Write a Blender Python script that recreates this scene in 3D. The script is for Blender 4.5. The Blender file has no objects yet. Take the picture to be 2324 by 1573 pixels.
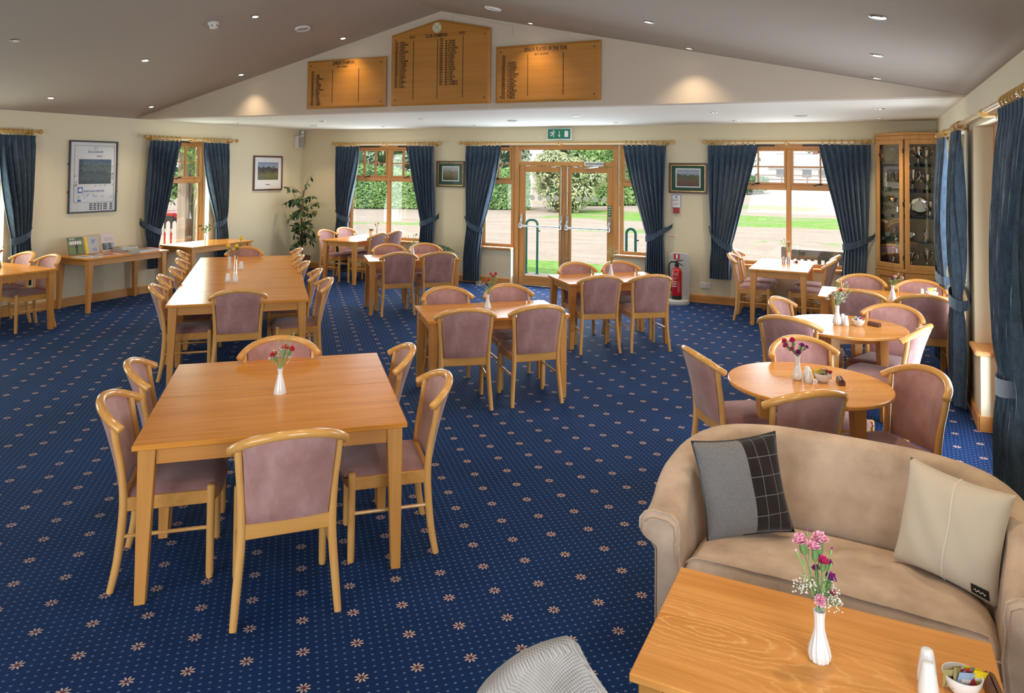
import bpy, bmesh, math, random
from mathutils import Vector, Matrix
random.seed(7)
C = bpy.context.scene.collection
scn = bpy.context.scene
PI = math.pi
W_PX, H_PX = 2324, 1573

# ------------------------------------------------------------------ camera
F_PX, CY, PITCH, ROLL, YAW, EYE = 1681.13, 327.43, 0.0299, 0.0104, 0.455, 2.05
cam_d = bpy.data.cameras.new('camera'); cam = bpy.data.objects.new('camera', cam_d); C.objects.link(cam)
cam_d.sensor_fit = 'HORIZONTAL'; cam_d.sensor_width = 36.0
cam_d.lens = F_PX / W_PX * 36.0
cam_d.shift_y = -((H_PX / 2 - CY) / W_PX)
cam_d.clip_start = 0.05; cam_d.clip_end = 500
fw = Vector((-math.sin(YAW) * math.cos(PITCH), math.cos(YAW) * math.cos(PITCH), math.sin(PITCH)))
rt = Vector((math.cos(YAW), math.sin(YAW), 0)); up = rt.cross(fw)
r2 = rt * math.cos(ROLL) + up * math.sin(ROLL); u2 = up * math.cos(ROLL) - rt * math.sin(ROLL)
M = Matrix((r2, u2, -fw)).transposed().to_4x4(); M.translation = (0, 0, EYE)
cam.matrix_world = M
scn.camera = cam

# ------------------------------------------------------------------ sky, sun, window light, exposure
scn.view_settings.view_transform = 'Standard'; scn.view_settings.look = 'None'
scn.view_settings.gamma = 1.0; scn.view_settings.use_curve_mapping = False
scn.view_settings.exposure = 0.85
world = bpy.data.worlds.new('world'); scn.world = world; world.use_nodes = True
bg = world.node_tree.nodes['Background']
bg.inputs[0].default_value = (0.93, 0.94, 1.0, 1); bg.inputs[1].default_value = 0.98
sd = bpy.data.lights.new('sun', 'SUN'); sd.energy = 1.5; sd.angle = math.radians(3); sd.color = (1, 0.95, 0.86)
so = bpy.data.objects.new('sun', sd); C.objects.link(so); so.rotation_euler = (math.radians(44), 0, math.radians(-8))

XL, XR, YB, YF, YS, ZC = -10.30, 0.75, 11.51, -3.2, 7.75, 2.73
XA, ZA = -4.78, 3.95


def window_light(name, loc, sx, sz, face, lum, col=(0.80, 0.90, 1.0), spread=180):
    """daylight entering by one window: an area light lying in the window, shining into the room"""
    d = bpy.data.lights.new(name, 'AREA'); d.shape = 'RECTANGLE'; d.size = sx; d.size_y = sz
    d.energy = lum * PI * sx * sz; d.color = col; d.spread = math.radians(spread)
    o = bpy.data.objects.new(name, d); C.objects.link(o); o.location = loc
    v = Vector(face); o.rotation_euler = v.to_track_quat('-Z', 'Y').to_euler()
    return o


window_light('daylight_and_fill', (-8.29, 11.60, 1.50), 1.75, 1.65, (0, -1, 0), 3.4)
window_light('daylight_door', (-4.70, 11.59, 1.26), 3.0, 2.2, (0, -1, 0), 3.4)
window_light('daylight_and_fill', (-1.13, 11.60, 1.50), 1.75, 1.65, (0, -1, 0), 3.4)
window_light('daylight_and_fill', (0.82, 6.1, 1.25), 1.6, 2.2, (-1, 0, 0), 3.2)
window_light('daylight_and_fill', (0.82, 8.5, 1.5), 0.9, 1.6, (-1, 0, 0), 3.0)
window_light('daylight_and_fill', (-10.40, 8.72, 1.5), 0.95, 1.6, (1, 0, 0), 3.4, (0.85, 1.0, 0.88))
window_light('daylight_and_fill', (-10.40, 5.35, 1.5), 0.95, 1.6, (1, 0, 0), 3.4, (0.85, 1.0, 0.88))
window_light('daylight_and_fill', (-10.40, 1.5, 1.5), 2.0, 1.6, (1, 0, 0), 3.4, (0.85, 1.0, 0.88))
window_light('daylight_and_fill', (-3.0, YF - 0.08, 1.55), 4.4, 2.0, (0, 1, 0), 3.4, (0.92, 0.96, 1.0))  # fill light through an added window behind the camera
window_light('daylight_and_fill', (0.82, 0.6, 1.4), 2.2, 1.9, (-1, 0, 0), 3.2, (0.92, 0.96, 1.0))  # fill light from an added, unseen window on the right wall


# ------------------------------------------------------------------ materials
class NT:
    def __init__(s, name):
        s.m = bpy.data.materials.new(name); s.m.use_nodes = True
        s.t = s.m.node_tree; s.b = s.t.nodes['Principled BSDF']; s.out = s.t.nodes['Material Output']

    def n(s, kind, **kw):
        nd = s.t.nodes.new(kind)
        for k, v in kw.items(): setattr(nd, k, v)
        return nd

    def put(s, sock, v):
        if hasattr(v, 'links') or isinstance(v, bpy.types.NodeSocket): s.t.links.new(v, sock)
        else: sock.default_value = v

    def math(s, op, a, b=0.0, c=None, clamp=False):
        nd = s.n('ShaderNodeMath', operation=op); nd.use_clamp = clamp
        s.put(nd.inputs[0], a); s.put(nd.inputs[1], b)
        if c is not None: s.put(nd.inputs[2], c)
        return nd.outputs[0]

    def coord(s, scale=(1, 1, 1), rot=(0, 0, 0), kind='Object', loc=(0, 0, 0)):
        tc = s.n('ShaderNodeTexCoord'); mp = s.n('ShaderNodeMapping')
        s.t.links.new(tc.outputs[kind], mp.inputs[0])
        mp.inputs['Scale'].default_value = scale; mp.inputs['Rotation'].default_value = rot; mp.inputs['Location'].default_value = loc
        return mp.outputs[0]

    def noise(s, vec, scale=5, detail=4, rough=0.55, dist=0.0):
        nd = s.n('ShaderNodeTexNoise'); s.t.links.new(vec, nd.inputs['Vector'])
        nd.inputs['Scale'].default_value = scale; nd.inputs['Detail'].default_value = detail
        nd.inputs['Roughness'].default_value = rough; nd.inputs['Distortion'].default_value = dist
        return nd.outputs[0]

    def ramp(s, fac, stops):
        nd = s.n('ShaderNodeValToRGB'); s.put(nd.inputs[0], fac)
        el = nd.color_ramp.elements
        el[0].position = stops[0][0]; el[1].position = stops[-1][0]
        for p, c in stops[1:-1]: el.new(p)
        for i, (p, c) in enumerate(stops): el[i].color = (*c, 1) if len(c) == 3 else c
        return nd.outputs[0]

    def mix(s, fac, a, b):
        nd = s.n('ShaderNodeMix', data_type='RGBA'); s.put(nd.inputs[0], fac)
        for sk, v in ((nd.inputs[6], a), (nd.inputs[7], b)): s.put(sk, (*v, 1) if isinstance(v, tuple) and len(v) == 3 else v)
        return nd.outputs[2]

    def sep(s, vec):
        nd = s.n('ShaderNodeSeparateXYZ'); s.t.links.new(vec, nd.inputs[0]); return nd.outputs

    def bump(s, h, strength=0.3, dist=0.002):
        nd = s.n('ShaderNodeBump'); nd.inputs['Strength'].default_value = strength; nd.inputs['Distance'].default_value = dist
        s.put(nd.inputs['Height'], h); s.t.links.new(nd.outputs[0], s.b.inputs['Normal'])

    def set(s, **kw):
        names = dict(col='Base Color', rough='Roughness', metal='Metallic', spec='Specular IOR Level', sheen='Sheen Weight',
                     coat='Coat Weight', coatr='Coat Roughness', emis='Emission Color', es='Emission Strength', trans='Transmission Weight', ior='IOR', sr='Sheen Roughness')
        for k, v in kw.items():
            sk = s.b.inputs[names[k]]
            if isinstance(v, tuple) and len(v) == 3: v = (*v, 1)
            s.put(sk, v)
        return s.m


def flat(name, col, rough=0.5, **kw): return NT(name).set(col=col, rough=rough, **kw)


def wood(name, c1, c2, axis=0, rough=0.32, coat=0.0, rings=False, scale=1.0, spec=0.5):
    t = NT(name)
    sc = [34 * scale] * 3; sc[axis] = 1.6 * scale
    v = t.coord(tuple(sc)); n1 = t.noise(v, 1.0, 5, 0.6, 0.4)
    sc2 = [7 * scale] * 3; sc2[axis] = 0.7 * scale
    n2 = t.noise(t.coord(tuple(sc2)), 1.0, 3, 0.5, 1.2)
    f = t.math('ADD', t.math('MULTIPLY', n1, 0.55), t.math('MULTIPLY', n2, 0.45))
    col = t.ramp(f, [(0.33, c1), (0.66, c2)])
    if rings:
        o = t.sep(t.coord((1, 1, 1)))
        def figure(cx, cy, sx, sy):
            dx = t.math('MULTIPLY', t.math('SUBTRACT', o[0], cx), sx); dy = t.math('MULTIPLY', t.math('SUBTRACT', o[1], cy), sy)
            return t.math('SQRT', t.math('ADD', t.math('MULTIPLY', dx, dx), t.math('MULTIPLY', dy, dy)))
        d = t.math('SMOOTH_MIN', figure(-0.34, -0.02, 1.0, 3.6), figure(0.30, -0.16, 1.2, 4.2), 0.25)
        d = t.math('ADD', d, t.math('MULTIPLY', t.noise(t.coord((2.2, 5, 5)), 1.6, 4, 0.6), 0.30))
        line = t.math('POWER', t.math('MULTIPLY_ADD', t.math('SINE', t.math('MULTIPLY', d, 92.0)), 0.5, 0.5), 5.0)
        line = t.math('MULTIPLY', line, t.math('MULTIPLY_ADD', t.noise(t.coord((60, 60, 60)), 1.0, 2), 1.6, -0.1, True))
        pale = tuple(min(1, c * 1.35 + 0.12) for c in c2)
        patch = t.ramp(d, [(0.30, (1, 1, 1)), (0.85, (0.12, 0.12, 0.12))])
        col = t.mix(t.math('MULTIPLY', line, t.math('MULTIPLY', patch, 0.62)), col, pale)
    t.bump(n1, 0.08, 0.001)
    return t.set(col=col, rough=rough, coat=coat, coatr=0.12, spec=spec)


def weave(name, c1, c2, freq=420, rough=0.85, sheen=0.35, worn=None, axes=(0, 1, 2)):
    t = NT(name)
    v = t.coord((1, 1, 1)); o = t.sep(v)
    a = t.math('SINE', t.math('MULTIPLY', o[axes[0]], freq)); b = t.math('SINE', t.math('MULTIPLY', t.math('ADD', o[axes[2]], o[axes[1]]), freq))
    h = t.math('MULTIPLY_ADD', t.math('MULTIPLY', a, b), 0.5, 0.5)
    big = t.noise(v, 6, 4, 0.6); f = t.math('ADD', t.math('MULTIPLY', h, 0.45), t.math('MULTIPLY', big, 0.75))
    col = t.ramp(f, [(0.30, c1), (0.85, c2)])
    if worn: col = t.mix(t.ramp(t.noise(t.coord((7, 7, 2)), 1.3, 3, 0.6), [(0.48, (0, 0, 0)), (0.72, (0.55, 0.55, 0.55))]), col, worn)
    t.bump(h, 0.5, 0.0012)
    return t.set(col=col, rough=rough, sheen=sheen, spec=0.2)


M_ = {}
M_['wall'] = flat('wall_paint', (0.74, 0.67, 0.48), 0.7, spec=0.3)
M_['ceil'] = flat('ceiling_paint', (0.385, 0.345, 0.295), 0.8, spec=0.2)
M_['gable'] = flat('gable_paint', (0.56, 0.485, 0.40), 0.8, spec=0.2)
M_['oak'] = wood('oak_top', (0.56, 0.215, 0.030), (0.80, 0.345, 0.066), 0, 0.22, 0.03, spec=0.25)
M_['oak_leg'] = wood('oak_leg', (0.54, 0.235, 0.052), (0.68, 0.325, 0.085), 2, 0.38)
M_['oak_rail'] = wood('oak_rail', (0.52, 0.215, 0.045), (0.66, 0.30, 0.075), 0, 0.38)
M_['coffee'] = wood('coffee_table_top', (0.60, 0.245, 0.048), (0.80, 0.375, 0.105), 0, 0.3, 0.0, rings=True, spec=0.25)
M_['round'] = wood('round_table_top', (0.56, 0.225, 0.045), (0.76, 0.35, 0.09), 0, 0.22, 0.05, rings=True, spec=0.3)
M_['beech'] = wood('beech', (0.66, 0.335, 0.09), (0.80, 0.45, 0.155), 2, 0.26, 0.2, scale=0.8)
M_['rail'] = wood('beech_rail', (0.60, 0.29, 0.068), (0.75, 0.40, 0.12), 0, 0.2, 0.3, scale=0.8)
M_['pine'] = wood('pine', (0.50, 0.215, 0.052), (0.72, 0.36, 0.115), 2, 0.40)
M_['pine_h'] = wood('pine_horizontal', (0.50, 0.215, 0.052), (0.72, 0.36, 0.115), 0, 0.40)
M_['pine_y'] = wood('pine_along_wall', (0.50, 0.215, 0.052), (0.72, 0.36, 0.115), 1, 0.40)
M_['board'] = wood('honours_board', (0.36, 0.150, 0.024), (0.50, 0.225, 0.045), 0, 0.33, 0.2, scale=0.5)
M_['cab'] = wood('cabinet_oak', (0.56, 0.27, 0.07), (0.70, 0.37, 0.115), 2, 0.35)
M_['pink'] = weave('pink_fabric', (0.27, 0.112, 0.100), (0.54, 0.30, 0.28), 1000, worn=(0.60, 0.38, 0.37))
M_['pink_seat'] = weave('pink_seat_fabric', (0.20, 0.092, 0.085), (0.40, 0.225, 0.22), 1000)
M_['sofa'] = weave('sofa_fabric', (0.33, 0.225, 0.155), (0.72, 0.56, 0.43), 900, sheen=0.15)
M_['tub'] = weave('tub_fabric', (0.13, 0.12, 0.11), (0.40, 0.38, 0.36), 620, sheen=0.2)
M_['white'] = flat('white_porcelain', (0.82, 0.83, 0.84), 0.12, coat=0.5)
M_['wplastic'] = flat('white_plastic', (0.75, 0.75, 0.73), 0.4)
M_['dark'] = flat('dark_plastic', (0.02, 0.02, 0.022), 0.4)
M_['black'] = flat('black_paint', (0.012, 0.013, 0.014), 0.35)
M_['chrome'] = flat('polished_silver', (0.83, 0.82, 0.80), 0.10, metal=1.0)
M_['steel'] = flat('brushed_steel', (0.55, 0.57, 0.58), 0.30, metal=1.0)
M_['brass'] = flat('gilt_wood', (0.55, 0.33, 0.10), 0.25, coat=0.3)
M_['gold'] = flat('gold', (0.75, 0.5, 0.16), 0.25, metal=1.0)
M_['red'] = flat('red_enamel', (0.48, 0.012, 0.016), 0.22, coat=0.4)
M_['ink'] = flat('ink', (0.025, 0.016, 0.01), 0.5)
M_['wink'] = flat('white_ink', (0.85, 0.85, 0.85), 0.5)
M_['green_sign'] = flat('green_sign', (0.0, 0.16, 0.085), 0.4)
M_['paper'] = flat('paper', (0.80, 0.80, 0.78), 0.6)
M_['bluepaper'] = flat('blue_print', (0.05, 0.16, 0.42), 0.6)
M_['mat_green'] = flat('green_mount', (0.025, 0.085, 0.055), 0.7)
M_['mahogany'] = wood('mahogany', (0.055, 0.014, 0.008), (0.12, 0.035, 0.018), 0, 0.3, 0.3)
M_['menu'] = wood('dark_block', (0.085, 0.032, 0.018), (0.16, 0.065, 0.035), 0, 0.35)
M_['stem'] = flat('flower_stem', (0.13, 0.26, 0.09), 0.5)
M_['bud'] = flat('flower_bud', (0.25, 0.42, 0.14), 0.5)
M_['leaf'] = flat('rose_leaf', (0.035, 0.13, 0.03), 0.4)
M_['ficus'] = flat('ficus_leaf', (0.03, 0.085, 0.028), 0.32)
M_['ficus2'] = flat('ficus_leaf_pale', (0.24, 0.30, 0.09), 0.35)
M_['palm'] = flat('palm_leaf', (0.03, 0.11, 0.035), 0.4)
M_['bark'] = flat('bark', (0.16, 0.09, 0.05), 0.8)
M_['terracotta'] = flat('terracotta', (0.22, 0.075, 0.04), 0.6)
M_['soil'] = flat('soil', (0.03, 0.02, 0.015), 0.9)
for nm, c in dict(f_red=(0.62, 0.01, 0.02), f_pink=(0.92, 0.47, 0.60), f_mag=(0.68, 0.01, 0.16), f_purple=(0.30, 0.0, 0.24), f_yellow=(0.85, 0.52, 0.02), f_white=(0.85, 0.84, 0.78), f_cream=(0.85, 0.68, 0.5), f_lilac=(0.75, 0.45, 0.62), f_orange=(0.75, 0.16, 0.06)).items():
    M_[nm] = flat(nm, c, 0.6, sheen=0.2)
for nm, c in dict(s_yellow=(0.75, 0.55, 0.01), s_red=(0.30, 0.012, 0.02), s_olive=(0.36, 0.30, 0.13), s_blue=(0.30, 0.40, 0.55), s_grey=(0.25, 0.26, 0.30), s_white=(0.7, 0.68, 0.6), s_brown=(0.10, 0.05, 0.03)).items():
    M_[nm] = flat(nm, c, 0.3)


def carpet():
    t = NT('carpet')
    P = 0.2235; psi = 0.7407
    tc = t.n('ShaderNodeTexCoord'); o = t.sep(tc.outputs['Object'])
    ca, sa = math.cos(psi), math.sin(psi)
    ex = t.math('ADD', t.math('MULTIPLY', o[0], ca), t.math('MULTIPLY', o[1], sa))
    ey = t.math('SUBTRACT', t.math('MULTIPLY', o[1], ca), t.math('MULTIPLY', o[0], sa))
    u = t.math('DIVIDE', t.math('ADD', ex, 0.15), P); v = t.math('DIVIDE', t.math('SUBTRACT', ey, 3.29), P)
    def cen(a): return t.math('SUBTRACT', t.math('FRACT', t.math('ADD', a, 0.5)), 0.5)
    cu, cv = t.math('MULTIPLY', cen(u), P), t.math('MULTIPLY', cen(v), P)
    r = t.math('SQRT', t.math('ADD', t.math('MULTIPLY', cu, cu), t.math('MULTIPLY', cv, cv)))
    th = t.math('ARCTAN2', cv, cu)
    pet = t.math('ABSOLUTE', t.math('COSINE', t.math('ADD', t.math('MULTIPLY', th, 4.0), 1.5708)))
    rad = t.math('MULTIPLY_ADD', t.math('POWER', pet, 1.2), 0.026, 0.004)
    star = t.math('MULTIPLY', t.math('LESS_THAN', r, rad), t.math('GREATER_THAN', r, 0.0085))
    star = t.math('MULTIPLY', star, t.math('GREATER_THAN', pet, 0.55))
    heart = t.math('LESS_THAN', r, 0.0062)
    du = t.math('SUBTRACT', t.math('FRACT', t.math('MULTIPLY', u, 6.0)), 0.5); dv = t.math('SUBTRACT', t.math('FRACT', t.math('MULTIPLY', v, 6.0)), 0.5)
    dd = t.math('ADD', t.math('MULTIPLY', t.math('MULTIPLY', du, du), 36.0), t.math('MULTIPLY', t.math('MULTIPLY', dv, dv), 62.0))
    dot = t.math('MULTIPLY', t.math('LESS_THAN', dd, 1.0), t.math('GREATER_THAN', r, 0.034))
    wob = t.noise(tc.outputs['Object'], 260, 2, 0.7)
    dot = t.math('MULTIPLY', dot, t.math('MULTIPLY_ADD', wob, 1.2, 0.15, True))
    nz = t.noise(tc.outputs['Object'], 1.3, 3); fine = t.noise(tc.outputs['Object'], 420, 2)
    base = t.ramp(t.math('ADD', t.math('MULTIPLY', nz, 0.4), t.math('MULTIPLY', fine, 0.6)), [(0.3, (0.0013, 0.0100, 0.050)), (0.72, (0.0030, 0.033, 0.145))])
    col = t.mix(dot, base, (0.13, 0.21, 0.34)); col = t.mix(star, col, (0.52, 0.38, 0.30)); col = t.mix(heart, col, (0.16, 0.02, 0.03))
    t.bump(fine, 0.6, 0.003)
    t.b.inputs['Sheen Tint'].default_value = (0.25, 0.5, 1, 1)
    return t.set(col=col, rough=0.8, sheen=0.10, sr=0.35, spec=0.12)


M_['carpet'] = carpet()


def velvet():
    t = NT('curtain_velvet'); v = t.coord((1, 1, 1))
    n = t.noise(t.coord((30, 30, 9)), 1.0, 4, 0.65); n2 = t.noise(v, 120, 2)
    col = t.ramp(t.math('ADD', t.math('MULTIPLY', n, 0.7), t.math('MULTIPLY', n2, 0.3)), [(0.32, (0.024, 0.040, 0.062)), (0.68, (0.075, 0.118, 0.172))])
    t.b.inputs['Sheen Tint'].default_value = (0.55, 0.75, 1, 1)
    m = t.set(col=col, rough=0.7, sheen=0.55, sr=0.4, spec=0.2)
    return m


M_['velvet'] = velvet()


def glass():
    t = NT('window_glass'); tr = t.n('ShaderNodeBsdfTransparent'); gl = t.n('ShaderNodeBsdfGlossy'); mx = t.n('ShaderNodeMixShader')
    tr.inputs[0].default_value = (0.97, 0.985, 0.98, 1); gl.inputs['Roughness'].default_value = 0.02
    fr = t.n('ShaderNodeFresnel'); fr.inputs[0].default_value = 1.45
    t.t.links.new(fr.outputs[0], mx.inputs[0])
    t.t.links.new(tr.outputs[0], mx.inputs[1]); t.t.links.new(gl.outputs[0], mx.inputs[2]); t.t.links.new(mx.outputs[0], t.out.inputs[0])
    return t.m


M_['glass'] = glass()


def picture_glass():
    t = NT('picture_glass'); tr = t.n('ShaderNodeBsdfTransparent'); gl = t.n('ShaderNodeBsdfGlossy'); mx = t.n('ShaderNodeMixShader')
    gl.inputs['Roughness'].default_value = 0.04; fr = t.n('ShaderNodeFresnel'); fr.inputs[0].default_value = 1.12
    t.t.links.new(fr.outputs[0], mx.inputs[0]); t.t.links.new(tr.outputs[0], mx.inputs[1]); t.t.links.new(gl.outputs[0], mx.inputs[2]); t.t.links.new(mx.outputs[0], t.out.inputs[0])
    return t.m


M_['pglass'] = picture_glass()


def dotfilm():
    t = NT('frosted_dot'); a = t.n('ShaderNodeBsdfRefraction'); a.inputs[0].default_value = (.97, .97, .97, 1); a.inputs['Roughness'].default_value = .7; a.inputs['IOR'].default_value = 1.05; b = t.n('ShaderNodeBsdfDiffuse'); b.inputs[0].default_value = (.9, .9, .9, 1); mx = t.n('ShaderNodeMixShader'); mx.inputs[0].default_value = .3
    t.t.links.new(a.outputs[0], mx.inputs[1]); t.t.links.new(b.outputs[0], mx.inputs[2]); t.t.links.new(mx.outputs[0], t.out.inputs[0])
    return t.m


M_['dot'] = dotfilm()


def lampglow():
    t = NT('lamp_glow'); return t.set(col=(1, 0.85, 0.65), emis=(1.0, 0.80, 0.55), es=14.0)


M_['lamp'] = lampglow()


def art(name, stops, seed=0.0, axis=2, lo=0.0, hi=1.0, rough=0.5, amp=0.55):
    """a small printed landscape: bands of colour over the height, broken up by noise (flat print)"""
    t = NT(name); v = t.coord((1, 1, 1)); o = t.sep(v)
    h = t.math('DIVIDE', t.math('SUBTRACT', o[axis], lo), hi - lo)
    n = t.noise(t.coord((16, 16, 22), loc=(seed, seed, 0)), 1.0, 5, 0.65)
    f = t.math('ADD', h, t.math('MULTIPLY', t.math('SUBTRACT', n, 0.5), amp))
    return t.set(col=t.ramp(f, stops), rough=rough)


# ------------------------------------------------------------------ mesh builder and scene tags
class MB:
    def __init__(s): s.v = []; s.f = []

    def add(s, vs, fs, mat=None):
        k = len(s.v)
        s.v += [tuple((mat @ Vector(p)) if mat else p) for p in vs]; s.f += [tuple(i + k for i in f) for f in fs]
        return s

    def box(s, c, d, mat=None):
        x, y, z = c; a, b, h = d[0] / 2, d[1] / 2, d[2] / 2
        vs = [(x + i * a, y + j * b, z + k * h) for k in (-1, 1) for j in (-1, 1) for i in (-1, 1)]
        return s.add(vs, [(0, 2, 3, 1), (4, 5, 7, 6), (0, 1, 5, 4), (2, 6, 7, 3), (0, 4, 6, 2), (1, 3, 7, 5)], mat)

    def hull8(s, b4, t4):
        return s.add(list(b4) + list(t4), [(3, 2, 1, 0), (4, 5, 6, 7), (0, 1, 5, 4), (1, 2, 6, 5), (2, 3, 7, 6), (3, 0, 4, 7)])

    def tube(s, pts, rad, n=8, caps=True, closed=False, flat=1.0):
        pts = [Vector(p) for p in pts]; m = len(pts)
        if not hasattr(rad, '__len__'): rad = [rad] * m
        vs = []; prev = None
        for i, p in enumerate(pts):
            a = pts[(i - 1) % m] if (i > 0 or closed) else p; b = pts[(i + 1) % m] if (i < m - 1 or closed) else p
            t = (b - a).normalized()
            if prev is None:
                r = t.orthogonal().normalized()
            else:
                r = (prev - t * prev.dot(t)).normalized()
            prev = r; q = t.cross(r)
            for k in range(n):
                an = 2 * PI * k / n; vs.append(tuple(p + (r * math.cos(an) + q * math.sin(an) * flat) * rad[i]))
        fs = []
        for i in range(m if closed else m - 1):
            for k in range(n):
                j = (i + 1) % m; fs.append((i * n + k, i * n + (k + 1) % n, j * n + (k + 1) % n, j * n + k))
        if caps and not closed: fs += [tuple(range(n - 1, -1, -1)), tuple((m - 1) * n + k for k in range(n))]
        return s.add(vs, fs)

    def lathe(s, prof, n=20, c=(0, 0, 0), twist=0.0, flute=0, fa=0.0, mat=None):
        vs = []; m = len(prof)
        for i, (r, z) in enumerate(prof):
            for k in range(n):
                a = 2 * PI * k / n; rr = r
                if flute: rr = r * (1 + fa * math.cos(flute * a + twist * z))
                vs.append((c[0] + rr * math.cos(a), c[1] + rr * math.sin(a), c[2] + z))
        fs = [(i * n + k, i * n + (k + 1) % n, (i + 1) * n + (k + 1) % n, (i + 1) * n + k) for i in range(m - 1) for k in range(n)]
        if prof[0][0] > 1e-5: fs.append(tuple(range(n - 1, -1, -1)))
        if prof[-1][0] > 1e-5: fs.append(tuple((m - 1) * n + k for k in range(n)))
        return s.add(vs, fs, mat)

    def grid(s, fn, nu, nv, cu=False):
        vs = [tuple(fn(i / nu, j / nv)) for j in range(nv + 1) for i in range(nu + (0 if cu else 1))]
        w = nu if cu else nu + 1
        fs = [(j * w + i, j * w + (i + 1) % w, (j + 1) * w + (i + 1) % w, (j + 1) * w + i) for j in range(nv) for i in range(nu)]
        return s.add(vs, fs)

    def prism(s, poly, z0, z1, mat=None):
        n = len(poly); vs = [(x, y, z0) for x, y in poly] + [(x, y, z1) for x, y in poly]
        return s.add(vs, [tuple(range(n - 1, -1, -1)), tuple(range(n, 2 * n))] + [(i, (i + 1) % n, n + (i + 1) % n, n + i) for i in range(n)], mat)

    def mesh(s, name, mat, bevel=0.0, sharp=35, fix=True, segs=1):
        me = bpy.data.meshes.new(name); me.from_pydata(s.v, [], s.f)
        bm = bmesh.new(); bm.from_mesh(me)
        if fix:
            bmesh.ops.remove_doubles(bm, verts=bm.verts, dist=1e-6); bmesh.ops.recalc_face_normals(bm, faces=bm.faces)
        if bevel: bmesh.ops.bevel(bm, geom=[e for e in bm.edges if e.is_manifold and e.calc_face_angle(0) > 0.6], offset=bevel, segments=segs, affect='EDGES', clamp_overlap=True)
        for f in bm.faces: f.smooth = sharp > 0
        bm.to_mesh(me); bm.free()
        if sharp > 0: me.set_sharp_from_angle(angle=math.radians(sharp))
        me.materials.append(mat)
        return me

    def obj(s, name, mat, parent=None, world=False, **kw):
        if world and parent is not None:
            q = parent; off = Vector((0, 0, 0))
            while q is not None: off += q.location; q = q.parent
            s.v = [tuple(Vector(p) - off) for p in s.v]
        o = bpy.data.objects.new(name, s.mesh(name, mat, **kw)); C.objects.link(o)
        if parent is not None: o.parent = parent
        return o


def tag(o, label=None, cat=None, group=None, kind=None):
    if label: o['label'] = label
    if cat: o['category'] = cat
    if group: o['group'] = group
    if kind: o['kind'] = kind
    return o


def thing(name, label, cat, loc=(0, 0, 0), rot=0.0, group=None):
    o = bpy.data.objects.new(name, None); C.objects.link(o); o.location = loc; o.rotation_euler = (0, 0, rot)
    o.empty_display_size = 0.1
    return tag(o, label, cat, group)


def struct(name, mb, mat, parent=None, **kw):
    o = mb.obj(name, mat, parent, **kw); o['kind'] = 'structure'; return o


KIDS = {}


def copy_tree(o, parent=None):
    c = o.copy(); C.objects.link(c)
    if parent is not None: c.parent = parent
    for ch in KIDS.get(o.name) or list(o.children): copy_tree(ch, c)
    return c


def place(proto, used, loc, rot, label, group=None):
    o = proto if not used else copy_tree(proto)
    o.location = loc; o.rotation_euler = (0, 0, rot); o['label'] = label
    if group: o['group'] = group
    return o


def text(body, size, mat, parent, loc, rot, name='lettering', ax='LEFT', ext=0.0008, spacing=1.0, line=1.0, sx=1.0, bold=False):
    cu = bpy.data.curves.new(name, 'FONT'); cu.body = body; cu.size = size; cu.align_x = ax; cu.extrude = ext
    cu.space_character = spacing; cu.space_line = line; cu.resolution_u = 2
    if bold: cu.offset = size * 0.012
    cu.materials.append(mat)
    o = bpy.data.objects.new(name, cu); C.objects.link(o); o.parent = parent; o.location = loc; o.rotation_euler = rot; o.scale = (sx, 1, 1)
    return o

# ------------------------------------------------------------------ room shell
WALLS = dict(back=lambda s, o, z: (s, YB + o, z), left=lambda s, o, z: (XL - o, s, z), right=lambda s, o, z: (XR + o, s, z), front=lambda s, o, z: (s, YF - o, z))


def wbox(mb, P, s0, s1, o0, o1, z0, z1):
    c = [P(s, o, z) for z in (z0, z1) for s, o in ((s0, o0), (s1, o0), (s1, o1), (s0, o1))]
    return mb.hull8(c[:4], c[4:])


def wall(name, side, s0, s1, z1, holes, th=0.30):
    P = WALLS[side]; mb = MB()
    cuts = sorted({s0, s1, *[h[0] for h in holes], *[h[1] for h in holes]})
    for a, b in zip(cuts, cuts[1:]):
        hs = sorted([(h[2], h[3]) for h in holes if h[0] <= a + 1e-6 and h[1] >= b - 1e-6]); z = 0.0
        for lo, hi in hs:
            if lo > z: wbox(mb, P, a, b, 0, th, z, lo)
            z = hi
        if z < z1: wbox(mb, P, a, b, 0, th, z, z1)
    me = mb.obj(name, M_['wall'], fix=False, sharp=0); me['kind'] = 'structure'
    return me


struct('floor', MB().box((-4.775, 4.15, -0.05), (11.65, 15.4, 0.1)), M_['carpet'], sharp=0)
wall_back = wall('wall_back', 'back', -10.6, 1.05, 2.80, [(-9.25, -7.39, 0.62, 2.42), (-6.30, -5.63, 0.62, 2.42), (-5.63, -3.77, 0.0, 2.42), (-3.77, -3.10, 0.62, 2.42), (-2.03, -0.25, 0.60, 2.42)])
wall_left = wall('wall_left', 'left', -3.5, 11.8, 2.85, [(0.4, 2.6, 0.62, 2.42), (4.85, 5.85, 0.62, 2.42), (8.2, 9.2, 0.62, 2.42)])
wall_right = wall('wall_right', 'right', -3.5, 11.8, 2.85, [(-0.6, 1.8, 0.4, 2.42), (5.0, 5.35, 0.60, 2.42), (5.35, 6.95, 0.0, 2.42), (6.95, 7.30, 0.60, 2.42), (8.0, 9.0, 0.62, 2.42)])
wall_front = wall('wall_front', 'front', -10.6, 1.05, 4.3, [(-5.3, -0.7, 0.5, 2.55)])
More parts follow.
